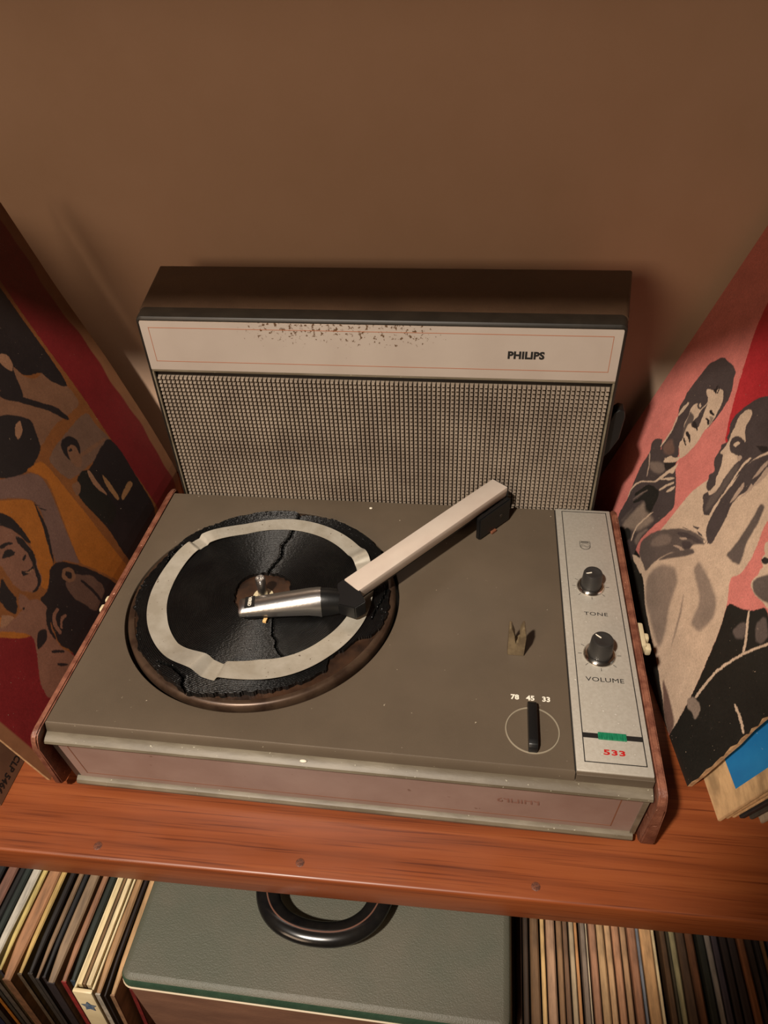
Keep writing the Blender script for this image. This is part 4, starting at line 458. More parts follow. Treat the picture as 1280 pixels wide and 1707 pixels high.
Fo = np.stack([I * nR + nR - 1, nA * nR + I, nA * nR + J, J * nR + nR - 1], -1); Fi = np.stack([I * nR, J * nR, nA * nR + nA + J, nA * nR + nA + I], -1)
me = bpy.data.meshes.new('rubber_mat'); me.from_pydata(allv.tolist(), [], np.concatenate([F, Fo, Fi]).tolist()); me.update()
mt = smooth(obj('rubber_mat', me, M_mat, PL), 40); mt.location = (CX, CY, 0)
# ---- warped silver trim ring lying in the mat, creased and lapped at three places
nA = 720; Ad = np.linspace(-180, 180, nA, endpoint=False)
def dd(c): return (Ad - c + 180) % 360 - 180
ro = np.interp(Ad, [-180, -149, -120, -96, -68, -42, 3, 30, 60, 87, 114, 144, 180], [.0893, .0892, .0888, .0890, .0878, .0867, .0874, .0900, .0900, .0900, .0872, .0900, .0893])
ri = np.interp(Ad, [-180, -155, -131, -107, -98, -77, -37, -11, 26, 60, 85, 115, 143, 180], [.0750, .0743, .0754, .0715, .0733, .0690, .0705, .0730, .0770, .0775, .0772, .0752, .0785, .0750])
rise = lambda c, wl, wr, h: h * np.where(dd(c) < 0, np.exp(-(dd(c) / wl) ** 2), np.exp(-(dd(c) / wr) ** 2))
zz = (.0040 + rise(-110, 14, 5, .0075) - .0030 * np.exp(-(dd(-100.5) / 2.2) ** 2) + rise(-95, 2.2, 24, .0058)
      + rise(148, 2.5, 16, .0048) - .0028 * np.exp(-(dd(144) / 2.) ** 2) + rise(139, 16, 2.5, .0050)
      + rise(33, 9, 5, .0052) - .0026 * np.exp(-(dd(26) / 2.5) ** 2) + rise(4, 12, 7, .0030))
nw = 7; vs = []; fs = []
tw = np.linspace(0, 1, nw)
rad = ri[:, None] * (1 - tw) + ro[:, None] * tw
zt = pz + .0006 + np.maximum(zz[:, None] * (.72 + .28 * tw), (.0032 + warp(np.repeat(Ad[:, None], nw, 1), rad)))
Xr = rad * np.cos(np.radians(Ad))[:, None]; Yr = rad * np.sin(np.radians(Ad))[:, None]
up = np.stack([Xr, Yr, zt], -1); dn = np.stack([Xr, Yr, zt - .0003], -1)
V = np.concatenate([up.reshape(-1, 3), dn.reshape(-1, 3)]); N0 = nA * nw; F = []
for i in range(nA):
    j = (i + 1) % nA
    for q in range(nw - 1):
        F.append((i * nw + q, i * nw + q + 1, j * nw + q + 1, j * nw + q)); F.append((N0 + j * nw + q, N0 + j * nw + q + 1, N0 + i * nw + q + 1, N0 + i * nw + q))
    F.append((i * nw, j * nw, N0 + j * nw, N0 + i * nw)); F.append((j * nw + nw - 1, i * nw + nw - 1, N0 + i * nw + nw - 1, N0 + j * nw + nw - 1))
me = bpy.data.meshes.new('trim_ring'); me.from_pydata(V.tolist(), [], F); me.update()
tr = smooth(obj('trim_ring', me, M_ring, mt), 50)
# ---- tone arm
A = Vector((.3090, .2440, .0335)); B = Vector((.2002, .1142, .0295))          # right-hand top edge, pivot end and head end
d = (A - B).normalized(); s = Vector((d.y, -d.x, 0)).normalized(); u = s.cross(d).normalized()
L = (A - B).length
# arm frame: origin at B, x along d (towards the pivot), y towards the far-left side, z up
MA = Matrix.Translation(B) @ Matrix((d, -s, u)).transposed().to_4x4()
arm = smooth(obj('tone_arm', xf(prism([(0, 0), (.0168, 0), (.0168, -.0035), (.0160, -.0100), (.0008, -.0100), (0, -.0035)], 'x', .0, L, .0005), MA), M_arm, PL), 30)
obj('underarm_shade', xf(box(.003, L - .002, .0015, .0153, -.0125, -.0095, .0006), MA), M_black, arm)  # black bar put in for the shadow below the arm
obj('arm_end_cap', xf(box(L - .0003, L + .0012, -.0004, .0172, -.0104, -.0006, .0004), MA), M_black, arm)
# pivot bracket (both sides of the arm)
def MAz(x, y, z): return MA @ Vector((x, y, z))
for ya, yb_ in ((-.0052, -.0006), (.0174, .0215)):
    P0 = MA @ Vector((L - .040, ya, 0)); P1 = MA @ Vector((L - .0005, ya, 0)); Q0 = MA @ Vector((L - .040, yb_, 0)); Q1 = MA @ Vector((L - .0005, yb_, 0))
    b = bmesh.new(); vs = []
    for P in (P0, P1, Q1, Q0): vs.append([b.verts.new((P.x, P.y, z)) for z in (.0008, .0232 + (.0 if P in (P0, Q0) else .0012))])
    b.faces.new([v[0] for v in vs][::-1]); b.faces.new([v[1] for v in vs])
    for i in range(4): b.faces.new((vs[i][0], vs[(i + 1) % 4][0], vs[(i + 1) % 4][1], vs[i][1]))
    bmesh.ops.bevel(b, geom=b.edges[:], offset=.0009, segments=2, affect='EDGES')
    br = smooth(obj('pivot_bracket', b, M_black, PL), 40)
    if ya < 0:
        Msc = Matrix.Translation(MA @ Vector((L - .013, ya - .0001, 0)) + Vector((0, 0, .0125 - (MA @ Vector((L - .013, ya, 0))).z))) @ Matrix((d, -s, u)).transposed().to_4x4() @ Matrix.Rotation(PI / 2, 4, 'X')
        obj('bracket_screw', xf(lathe([(0, .0004), (.0012, .0005), (.0019, .0002), (.0019, 0)], n=20), Msc), M_dark, br)
b = lathe([(0, 0.0), (.006, 0), (.006, .012), (.0045, .0175), (0, .0175)], n=28); pc = MA @ Vector((L - .020, .0084, 0)); xf(b, T(pc.x, pc.y, .0002))
smooth(obj('pivot_post', b, M_dark, PL))
P = MA @ Vector((L - .022, -.0062, 0)); b = box(-.004, .0022, -.0012, .0012, .0001, .0026, .0006); xf(b, T(P.x, P.y, 0) @ Matrix.Rotation(math.atan2(d.y, d.x), 4, 'Z'))
obj('bracket_tab', b, mat('rust_brown', rgb(110, 66, 44), .6), PL)
# head shell: black elbow block + chrome shell
def LV(x, y, z): return Vector((x, y, z))
# elbow: angular black wedge joining arm end with head
E1 = MA @ Vector((.0008, -.0006, .0004)); E2 = MA @ Vector((.0008, .0174, .0004))
hd = (Vector((.1665, .1215, 0)) - Vector((.1095, .1115, 0))).normalized(); hs = Vector((-hd.y, hd.x, 0))
def HP(x, y, z): return Vector((.1708, .1160, 0)) + hd * x + hs * y + Vector((0, 0, z))   # centre of the collar end of the shell
b = bmesh.new()
ctop = [E2, E1, Vector((.2062, .1072, .0255)), Vector((.1985, .1030, .0225)), HP(.0125, -.0098, .0190), HP(.0120, .0092, .0225)]
cbot = [Vector((p.x, p.y, max(p.z - .0125, .0085))) for p in ctop]
vt = [b.verts.new(p) for p in ctop]; vb = [b.verts.new(p) for p in cbot]; n = len(vt)
b.faces.new(vt); b.faces.new(vb[::-1])
for i in range(n): b.faces.new((vt[i], vt[(i + 1) % n], vb[(i + 1) % n], vb[i]))
bmesh.ops.bevel(b, geom=b.edges[:], offset=.0007, segments=2, affect='EDGES')
smooth(obj('arm_elbow', b, M_black, PL), 35)
def sect(x, hw, zt, zb, n=14, flat=.0):
    pts = []
    for k in range(n + 1):
        a = PI * k / n; yy = hw * math.cos(a); zz_ = zb + (zt - zb) * (math.sin(a) ** .62)
        pts.append(HP(x, yy, zz_))
    return pts
b = None
o = loft([sect(x, hw, zt, zb) for x, hw, zt, zb in ((.0145, .0078, .0195, .0085), (.0138, .0090, .0215, .0085), (.006, .0101, .0235, .0080), (.0002, .0104, .0240, .0078), (-.0004, .0104, .0240, .0078))], M_black, 'shell_collar', PL); smooth(o, 50)
sh = loft([sect(x, hw, zt, zb) for x, hw, zt, zb in ((-.0004, .0108, .0246, .0075), (-.003, .0108, .0246, .0085), (-.010, .0106, .0240, .0098), (-.030, .0098, .0212, .0098), (-.050, .0088, .0182, .0098), (-.0600, .0082, .0166, .0100), (-.0625, .0079, .0160, .0102), (-.0632, .0074, .0150, .0106))], M_chrome_r, 'head_shell', PL); smooth(sh, 45)
ct = obj('cartridge', None or xf(box(-.058, -.004, -.0092, .0088, .0078, .0112, .0008), Matrix.Translation((.1708, .1160, 0)) @ Matrix((hd, hs, Vector((0, 0, 1)))).transposed().to_4x4()), M_black, sh)
# maker's badge on the nose
nrm = Vector((-(.0182 - .0160) / .0125, 0, 1)).normalized()
Mb = Matrix((hd, hs, Vector((0, 0, 1)))).transposed().to_4x4()
def headM(x, y, z, tilt): return Matrix.Translation(HP(x, y, z)) @ Mb @ Matrix.Rotation(tilt, 4, 'Y')
b = box(-.0038, .0038, -.0055, .0055, -.0002, .0003, .0001); bd = obj('badge', xf(b, headM(-.0545, -.0002, .0176, -.155)), M_ink, sh)
text('badge_lettering', 'VIRED', .0036, M_white_ink, sh, headM(-.0545, -.0002, .01805, -.155) @ Matrix.Rotation(-PI / 2, 4, 'Z'), bold=.0001, sx=.95)
b = box(-.0022, .0022, -.0014, .0014, 0, .0022, .0003); st = obj('stylus_lever', xf(b, Matrix.Translation((.1298, .0984, .0062)) @ Matrix.Rotation(1.45, 4, 'Z')), mat('stylus_cream', rgb(222, 180, 118), .4), sh)
# loose chips on the deck
for i, (x, y, z, L_) in enumerate(((.1890, .2460, .0001, 'tiny white chip on the deck near the speaker grille'), (.1800, -.0058, -.0088, 'small white chip on the front lip of the record player'))):
    b = bmesh.new(); bmesh.ops.create_icosphere(b, subdivisions=2, radius=.0016)
    for v in b.verts: v.co = Vector((v.co.x * (1.5 if i else .9) + x, v.co.y * .7 + y, max(v.co.z * .5, -.0004) + z + .0006))
    tag(obj('plaster_chip', b, M_chip), L_, 'chip')

# ------------------------------------------------------------------ lid with loudspeaker
ex_, ey_, ez_ = Vector((1, .0053, 0)), Vector((-.0053, .9997, .0233)), Vector((.0001, -.0233, .9997))
LM = Matrix((ex_, ey_, ez_)).transposed().to_4x4(); LM.translation = Vector((.0067, .2600, -H))
LID = empty('speaker_lid', mw=LM)
tag(LID, 'detached speaker lid with waffle grille standing upright behind the record player', 'loudspeaker')
LW, LH, LT = .3805, .2589, .1000
# shell: tapering box, wider at the back
def lid_shell():
    b = bmesh.new()
    def ring(y, e, zt, r=.006):
        pts = []
        x0, x1, z0, z1 = -e, LW + e, 0, zt
        for (cx, cz, a0) in ((x1 - r, z1 - r, 0), (x0 + r, z1 - r, 90), (x0 + r, z0 + r, 180), (x1 - r, z0 + r, 270)):
            for k in range(5): a = math.radians(a0 + k * 22.5); pts.append(b.verts.new((cx + r * math.cos(a), y, cz + r * math.sin(a))))
        return pts
    R = [ring(.0145, .0005, LH + .0005, .004), ring(.0150, .0015, LH + .0006, .004), ring(LT - .002, .0145, LH + .0005, .0022), ring(LT, .0140, LH - .0005, .0018)]
    for A_, B_ in zip(R, R[1:]):
        for k in range(20): b.faces.new((A_[k], A_[(k + 1) % 20], B_[(k + 1) % 20], B_[k]))
    b.faces.new(R[0]); b.faces.new(R[-1][::-1]); return b
smooth(obj('lid_body', lid_shell(), M_lidtop, LID), 30)
def frame_ring(y0, y1, e, r, hole, m, name, parent):   # rounded frame with rectangular opening
    b = bmesh.new(); n = 4
    def ring(y, e, r, zlo=0, zhi=LH, xa=0, xb=LW):
        pts = []
        for (cx, cz, a0) in ((xb + e - r, zhi + e - r, 0), (xa - e + r, zhi + e - r, 90), (xa - e + r, zlo - min(e, 0) + r, 180), (xb + e - r, zlo - min(e, 0) + r, 270)):
            for k in range(n + 1): a = math.radians(a0 + k * 90 / n); pts.append(b.verts.new((cx + r * math.cos(a), y, cz + r * math.sin(a))))
        return pts
    hx0, hx1, hz0, hz1 = hole
    def hr(y):
        return [b.verts.new((x, y, z)) for x, z in [(hx1, hz1)] * (n + 1) + [(hx0, hz1)] * (n + 1) + [(hx0, hz0)] * (n + 1) + [(hx1, hz0)] * (n + 1)]
    R = [hr(y0 + .004), hr(y0), ring(y0, -.0022, r), ring(y0 + .0012, -.0006, r), ring(y0 + .004, 0, r), ring(y1, e, r)]
    m_ = len(R[0])
    for A_, B_ in zip(R, R[1:]):
        for k in range(m_):
            f = (A_[k], A_[(k + 1) % m_], B_[(k + 1) % m_], B_[k])
            co = [tuple(round(c, 7) for c in v.co) for v in f]; u = []
            for v, c in zip(f, co):
                if c not in [x[1] for x in u]: u.append((v, c))
            if len(u) >= 3:
                try: b.faces.new([x[0] for x in u])
                except ValueError: pass
    bmesh.ops.remove_doubles(b, verts=b.verts[:], dist=1e-6)
    return smooth(obj(name, b, m, parent), 35)
M_lidframe = mat('lid_frame_plastic', rgb(34, 30, 24), .45, col2=rgb(26, 23, 18), noise=.8, nscale=60)
frame_ring(0, .0150, .0008, .005, (.0024, LW - .0024, .004, LH - .0036), M_lidframe, 'lid_frame', LID)
obj('baffle', box(.0022, LW - .0022, .0046, .0081, .003, LH - .0033), M_dark, LID)
ns = obj('name_strip', box(.0026, LW - .0026, .0004, .0032, .2112, LH - .0038, .0004), M_strip, LID)
at_ = ns.data.attributes.new('place', 'FLOAT_VECTOR', 'POINT'); at_.data.foreach_set('vector', [c for v in ns.data.vertices for c in v.co])
b = bmesh.new(); x0, x1, z0, z1, t = .0094, LW - .0094, .2192, .2494, .00042
for q in ((x0, x1, z0, z0 + t), (x0, x1, z1 - t, z1), (x0, x0 + t, z0, z1), (x1 - t, x1, z0, z1)): box(q[0], q[1], .00025, .0006, q[2], q[3], 0, 1, b)
obj('pinstripe', b, M_redline, ns)
text('lettering', 'PHILIPS', .0083, M_ink, ns, Matrix.Translation((.3080, .0003, .2318)) @ Matrix.Rotation(PI / 2, 4, 'X'), bold=.00042, spacing=1.05)
smooth(obj('grille_rail', box(.0026, LW - .0026, .0006, .0036, .2092, .2113, .0004), M_lip, LID))
for xa in (.0026, LW - .0042): smooth(obj('grille_edge', box(xa, xa + .0016, .0004, .0036, .004, .2092, .0004), M_lip, LID))
# waffle grille: small raised blocks, real geometry, too many to pick apart
M_nub = mat('grille_plastic', rgb(132, 119, 104), .5, col2=rgb(108, 95, 82), noise=.8, nscale=20)
nx, pitch = 98, (LW - .010) / 98; nz = int(.2040 / pitch); V = []; F = []
for j in range(nz):
    for i in range(nx):
        cx = .005 + (i + .5) * pitch; cz = .0045 + (j + .5) * pitch; q_ = pitch; k0 = len(V)
        V += [(cx - .43 * q_, .0046, cz - .42 * q_), (cx + .43 * q_, .0046, cz - .42 * q_), (cx + .43 * q_, .0046, cz + .26 * q_), (cx - .43 * q_, .0046, cz + .26 * q_),
              (cx - .33 * q_, .0009, cz - .26 * q_), (cx + .33 * q_, .0009, cz - .26 * q_), (cx + .30 * q_, .0014, cz + .06 * q_), (cx - .30 * q_, .0014, cz + .06 * q_)]
        F += [(k0 + 4, k0 + 5, k0 + 6, k0 + 7)] + [(k0 + q, k0 + (q + 1) % 4, k0 + 4 + (q + 1) % 4, k0 + 4 + q) for q in range(4)]
me = bpy.data.meshes.new('grille'); me.from_pydata(V, [], F); me.update()
g = obj('grille', me, M_nub, LID); g['kind'] = 'stuff'
# dark carrying latch on the right side of the lid
lt = [(.008, .150), (.012, .146), (.013, .151), (.013, .178), (.010, .184), (.004, .184), (.001, .178), (.001, .160)]
b = bmesh.new(); prism([(LW + .001, .130), (LW + .0055, .136), (LW + .0115, .150), (LW + .0130, .172), (LW + .0115, .1775), (LW + .0070, .1785), (LW + .003, .175), (LW + .001, .168)], 'y', .012, .024, .001, b)
smooth(obj('lid_catch', b, M_black, LID), 40)
# ------------------------------------------------------------------ printed record sleeves
SZ = .336
COLS = dict(r2=(118, 32, 34), c=(194, 168, 144), c2=(166, 142, 124), g=(92, 80, 74), g2=(136, 118, 104), g3=(104, 80, 70), k=(72, 62, 60), d=(46, 40, 38), d2=(38, 36, 32), b=(34, 32, 28), p=(200, 118, 108), r=(172, 46, 50), h=(118, 102, 92),
            o=(160, 94, 36), o2=(128, 78, 42), n=(38, 32, 32), t=(122, 86, 64), t2=(146, 106, 80), m=(112, 84, 68), m2=(150, 110, 74), a=(112, 84, 74), a2=(98, 72, 60), f=(128, 88, 70))
def paint(UV, art, base):
    P = UV * SZ * 1000.
    rg = np.random.default_rng(11)
    for wl, am in ((9., .16), (3.2, .14), (1.3, .12)):       # uneven, photographic edges
        for ax in (0, 1):
            for k in range(4):
                d_ = rg.normal(0, 1, 2); d_ /= np.hypot(*d_); P[:, ax] = P[:, ax] + am * .5 * np.sin((UV * SZ * 1000. @ d_) * 2 * PI / (wl * rg.uniform(.8, 1.3)) + rg.uniform(0, 6))
    C = np.tile(np.array(lin([x / 255 for x in base])), (len(P), 1))
    for key, blur, poly in art:
        blur = blur * (1.8 if key in ('g', 'g2', 'g3', 'h', 'a2') else 1.)
        Q = np.array(poly) * SZ * 1000.
        for _ in (0, 1): Qn = np.roll(Q, -1, 0); Q = np.stack([Q * .82 + Qn * .18, Q * .18 + Qn * .82], 1).reshape(-1, 2)
        n = len(Q); col = np.array(lin([x / 255 for x in COLS[key]]))
        mg = blur + 1; sel = np.where((P[:, 0] > Q[:, 0].min() - mg) & (P[:, 0] < Q[:, 0].max() + mg) & (P[:, 1] > Q[:, 1].min() - mg) & (P[:, 1] < Q[:, 1].max() + mg))[0]
        if not len(sel): continue
        p = P[sel]; ins = np.zeros(len(p), bool); dist = np.full(len(p), 1e9)
        for i in range(n):
            a_, b_ = Q[i], Q[(i + 1) % n]; d_ = b_ - a_; L2 = max((d_ ** 2).sum(), 1e-9)
            t_ = np.clip(((p - a_) @ d_) / L2, 0, 1); dist = np.minimum(dist, np.hypot(*(p - a_ - t_[:, None] * d_).T))
            c_ = ((a_[1] > p[:, 1]) != (b_[1] > p[:, 1])); dy = np.where(abs(d_[1]) < 1e-9, 1e-9, d_[1])
            ins ^= c_ & (p[:, 0] < (p[:, 1] - a_[1]) / dy * d_[0] + a_[0])
        sd = np.where(ins, dist, -dist); al = np.clip(sd / blur + .5, 0, 1); al = al * al * (3 - 2 * al)
        C[sel] = C[sel] * (1 - al[:, None]) + col * al[:, None]
    return C * (1 + rg.normal(0, .09, (len(C), 1)))
def print_mat(name, rough=.42):
    m = bpy.data.materials.new(name); m.use_nodes = True; nt = m.node_tree; b = nt.nodes['Principled BSDF']; b.inputs['Roughness'].default_value = rough
    at = nd(nt, 'ShaderNodeVertexColor', layer_name='print'); tc = nd(nt, 'ShaderNodeTexCoord')
    n = nd(nt, 'ShaderNodeTexNoise', i_Scale=55., i_Detail=8., i_Roughness=.7); nt.links.new(tc.outputs['Object'], n.inputs[0])
    r = nd(nt, 'ShaderNodeMapRange'); r.inputs[1].default_value = .3; r.inputs[2].default_value = .7; r.inputs[3].default_value = .84; r.inputs[4].default_value = 1.1; nt.links.new(n.outputs[0], r.inputs[0])
    x = nd(nt, 'ShaderNodeVectorMath', operation='SCALE'); nt.links.new(at.outputs[0], x.inputs[0]); nt.links.new(r.outputs[0], x.inputs['Scale'])
    n2 = nd(nt, 'ShaderNodeTexNoise', i_Scale=600., i_Detail=3.); nt.links.new(tc.outputs['Object'], n2.inputs[0])
    r2 = nd(nt, 'ShaderNodeMapRange'); r2.inputs[1].default_value = .72; r2.inputs[2].default_value = .76; nt.links.new(n2.outputs[0], r2.inputs[0])
    x2 = nd(nt, 'ShaderNodeMix', data_type='RGBA'); x2.inputs['B'].default_value = (*rgb(150, 130, 110), 1); nt.links.new(r2.outputs[0], x2.inputs['Factor']); nt.links.new(x.outputs[0], x2.inputs['A'])
    nt.links.new(x2.outputs['Result'], b.inputs['Base Color']); return m
M_print = print_mat('sleeve_print')
M_card = mat('cardboard_edge', rgb(176, 138, 98), .8, col2=rgb(140, 105, 72), noise=1, nscale=150, bump=.4, bscale=500)
def sleeve_surface(name, fn, art, base, N, thick, nrm, label, group=None, paintfn=None, ragged=0.):
    root = empty(name); tag(root, label, 'record sleeve', group)
    g = np.linspace(0, 1, N); Ug, Vg = np.meshgrid(g, g)
    P = fn(Ug, Vg)
    if ragged:
        rr = np.interp(g, np.linspace(0, 1, 60), np.random.default_rng(5).normal(0, ragged, 60))
        e = np.exp(-Ug * 60)[..., None]; P = P + e * np.array([0, 1, 0]) * np.abs(rr)[:, None, None]
    UV = np.stack([Ug, Vg], -1).reshape(-1, 2); C = paint(UV, art, base)
    if paintfn: C = paintfn(UV, C)
    me = bpy.data.meshes.new('cover'); k = np.arange(N - 1); a = (k[:, None] * N + k).ravel()
    me.from_pydata(P.reshape(-1, 3).tolist(), [], np.stack([a, a + 1, a + N + 1, a + N], -1).tolist()); me.update()
    ca = me.color_attributes.new('print', 'FLOAT_COLOR', 'POINT'); ca.data.foreach_set('color', np.concatenate([C, np.ones((len(C), 1))], 1).astype(np.float32).ravel())
    smooth(obj('cover', me, M_print, root), 60)
    # body behind the printed face
    S = 24; gg = np.linspace(0, 1, S); idx = (gg * (N - 1)).round().astype(int); Q = P[np.ix_(idx, idx)]; nn = np.array(nrm)
    A_ = Q - nn * .00025; B_ = Q - nn * thick; V_ = np.concatenate([A_.reshape(-1, 3), B_.reshape(-1, 3)]).tolist(); F_ = []; o_ = S * S
    for i in range(S - 1):
        for j in range(S - 1):
            q = i * S + j; F_.append((q, q + 1, q + S + 1, q + S)); F_.append((o_ + q + S, o_ + q + S + 1, o_ + q + 1, o_ + q))
    for j in range(S - 1):
        for x0_, x1_ in ((j, j + 1), ((S - 1) * S + j + 1, (S - 1) * S + j), ((j + 1) * S, j * S), (j * S + S - 1, (j + 1) * S + S - 1)): F_.append((x0_, o_ + x0_, o_ + x1_, x1_))
    me = bpy.data.meshes.new('card'); me.from_pydata(V_, [], F_); me.update(); obj('card', me, M_card, root)
    return root
psi, th = -.1375, .376
E1v = np.array([math.sin(psi), math.cos(psi), 0]); E2v = math.cos(th) * np.array([0, 0, 1]) + math.sin(th) * np.array([math.cos(psi), -math.sin(psi), 0]); NR = np.cross(E2v, E1v); NR = NR if NR[0] < 0 else -NR
def right_fn(off, shift=0., lean=0., P0=(.4452, .0462, -H), ps=psi):
    e1 = np.array([math.sin(ps), math.cos(ps), 0]); t_ = th + lean; e2 = math.cos(t_) * np.array([0, 0, 1]) + math.sin(t_) * np.array([math.cos(ps), -math.sin(ps), 0])
    return lambda U_, V_: np.array(P0) + U_[..., None] * SZ * e1 + V_[..., None] * SZ * e2
def stripes(UV, C):
    return C
sleeve_surface('record_sleeve', right_fn(0), ART_R, COLS['p'], 560, .0030, NR, 'large pink and red sleeve with grey photo figures leaning right of the record player', paintfn=stripes, ragged=.0012)
# left sleeve, curved
FARP = [(-.0365, -.0813), (-.0362, -.0672), (-.0357, -.0372), (-.0428, -.0103), (-.0535, .0263), (-.077, .096), (-.104, .164), (-.130, .240), (-.140, .27)]
NEARP = [(-.0252, -.0813), (-.0252 - .385 * .36, -.0813 + .92 * .36)]
def prof_(pts, v):
    pts = np.array(pts); s_ = np.r_[0, np.cumsum(np.hypot(*np.diff(pts, axis=0).T))]; return np.stack([np.interp(v * SZ, s_, pts[:, 0]), np.interp(v * SZ, s_, pts[:, 1])], -1)
def left_fn(U_, V_):
    Vs = V_
    a_ = prof_(NEARP, Vs); b_ = (prof_(FARP, np.clip(Vs - .03, 0, 1)) + prof_(FARP, np.clip(Vs + .03, 0, 1)) + 2 * prof_(FARP, Vs)) / 4
    b_ = np.where((Vs < .03)[..., None] | (Vs > .97)[..., None], prof_(FARP, Vs), b_)
    xz = a_ * (1 - U_)[..., None] + b_ * U_[..., None]
    return np.stack([xz[..., 0], .0023 + SZ * U_ * .999, xz[..., 1]], -1)
def left_border(UV, C):
    w_ = .004 * np.sin(UV[:, 1] * 23) + .002 * np.sin(UV[:, 1] * 61)
    k = np.clip((np.maximum(UV[:, 0] - (.963 + w_), .028 - UV[:, 0]) / .004) + .5, 0, 1)[:, None]
    return C * (1 - k) + np.array(lin([x / 255 for x in (138, 94, 64)])) * k
sleeve_surface('record_sleeve', left_fn, ART_L, COLS['r2'], 560, .0022, (.93, 0, .36), 'large dark red sleeve with orange photo print leaning left of the record player', paintfn=left_border)

# plain sleeves: a thin box with soft edges; thing > cover, spine
_mc = {}
def card_mat(c, rough=.6):
    if c not in _mc:
        c2 = tuple(max(0, int(x * .74)) for x in c)
        _mc[c] = mat('sleeve_card', rgb(*c), rough, col2=rgb(*c2), noise=.9, nscale=120, stretch=(1.5, .25, .6), bump=.35, bscale=400)
    return _mc[c]
def plain_sleeve(x0, x1, yf, ztop, lean, top_c, spine_c=None, label='', group=None, zlen=.33, ylen=.325, wob=0., foot=None, skew=0., spine_w=1.):
    """sleeve standing on the lower shelf; x0..x1 is its top's extent, lean in radians tips the top to the right"""
    root = empty('record_sleeve', ((x0 + x1) / 2, yf, ztop - zlen)); tag(root, label, 'record sleeve', group)
    b = bmesh.new(); th_ = (x1 - x0) / 2; S = []; ny = 14
    rr = random.Random(int((x0 + 1) * 1e5)); w1, w2 = rr.uniform(-1, 1), rr.uniform(0, 6)
    for j in range(ny + 1):
        t_ = j / ny; y = ylen * t_; k = min(1, .55 + t_ * 5) if t_ < .1 else 1.; k2 = 1 + .12 * math.sin(t_ * 5 + w2)
        dx = wob * math.sin(t_ * 7 + w2) + skew * (t_ * ylen); zt = -.0012 * abs(math.sin(t_ * 9 + w2)) * abs(w1) - (.003 * (1 - t_ / .04) ** 2 if t_ < .04 else 0)
        hw = th_ * k * (1 if k2 > 1.1 else k2 / 1.12) ; r_ = min(hw * .45, .0012)
        ring = [(-hw * .9, -zlen), (-hw, -zlen * .5), (-hw, zt - r_), (-hw + r_, zt), (hw - r_, zt), (hw, zt - r_), (hw, -zlen * .5), (hw * .9, -zlen)]
        S.append([b.verts.new((dx + p[0] + math.sin(lean) * (p[1]), y, zlen + p[1])) for p in ring])
    for A_, B_ in zip(S, S[1:]):
        for k in range(8): b.faces.new((A_[k], A_[(k + 1) % 8], B_[(k + 1) % 8], B_[k]))
    b.faces.new(S[0]); b.faces.new(S[-1][::-1])
    o = smooth(obj('cover', b, card_mat(top_c), root), 40)
    if spine_c:
        b = bmesh.new(); hw = th_ * .62 * spine_w; A_ = []
        for (yy) in (-.0006, .0005):
            A_.append([b.verts.new((sx_ * hw + math.sin(lean) * zz_, yy, zlen + zz_)) for sx_, zz_ in ((-1, -.0035), (1, -.0035), (1, -zlen + .004), (-1, -zlen + .004))])
        b.faces.new(A_[0]); b.faces.new(A_[1][::-1])
        for k in range(4): b.faces.new((A_[0][k], A_[0][(k + 1) % 4], A_[1][(k + 1) % 4], A_[1][k]))
        obj('spine', b, card_mat(spine_c), root)
    return root
LL = [ # x0, x1, top colour, spine colour, label, yf, dz
 (-.0990, -.0900, (92, 60, 44), (60, 50, 40), 'dusty brown sleeve at the far left of the lower row'),
 (-.0890, -.0790, (26, 26, 28), (34, 44, 86), 'black sleeve second from the left in the lower row'),
 (-.0785, -.0700, (120, 84, 70), (70, 60, 50), 'dull brown sleeve between two black ones at lower left'),
 (-.0695, -.0640, (24, 22, 22), (190, 120, 30), 'thin black sleeve with orange spine at lower left corner'),
 (-.0632, -.0580, (34, 44, 40), (60, 56, 48), 'dark green sleeve left of the torn white one'),
 (-.0570, -.0500, (196, 190, 176), (90, 80, 70), 'torn mottled white sleeve in the lower left row'),
 (-.0492, -.0452, (206, 184, 116), (52, 48, 52), 'thin pale yellow sleeve beside the torn white one'),
 (-.0440, -.0335, (160, 116, 82), (128, 88, 58), 'wide tan sleeve with brown spine in the lower left row'),
 (-.0325, -.0272, (196, 164, 100), (96, 80, 60), 'yellow edged sleeve right of the wide tan one'),
 (-.0255, -.0198, (26, 20, 18), (60, 54, 48), 'black sleeve right of the yellow edged one'),
 (-.0188, -.0148, (130, 104, 78), (56, 50, 46), 'narrow grey-tan sleeve between two black sleeves'),
 (-.0136, -.0098, (24, 24, 26), (44, 34, 36), 'thin black sleeve left of the grey-brown pair'),
 (-.0086, .0006, (134, 112, 88), (44, 34, 38), 'thick worn grey-brown sleeve with dark plum spine'),
 (.0014, .0072, (150, 108, 80), (150, 36, 34), 'ragged reddish-tan sleeve with red spine'),
 (.0074, .0128, (32, 40, 34), (44, 62, 80), 'dark green-black sleeve left of the white boxed one'),
 (.0300, .0358, (166, 128, 88), (186, 176, 160), 'tan sleeve with whitish spine near the green case'),
 (.0372, .0402, (30, 18, 16), None, 'thin black strip standing in for the dark gap beside the green case'),  # dark strip put in for the shaded gap between two tan sleeves
 (.0406, .0458, (186, 148, 104), (150, 112, 80), 'pale tan sleeve with peeling spine touching the green case'),
]
ZL = -.172
for i, (x0, x1, tc_, sc_, lab) in enumerate(LL):
    plain_sleeve(x0, x1, -.098 - (.004 if i in (7, 12) else 0) + .001 * math.sin(i * 2.3) - (.006 if i >= 15 else 0), ZL + .0015 * math.sin(i * 1.7), .11, tc_, sc_, lab, 'sleeves in the lower left row')
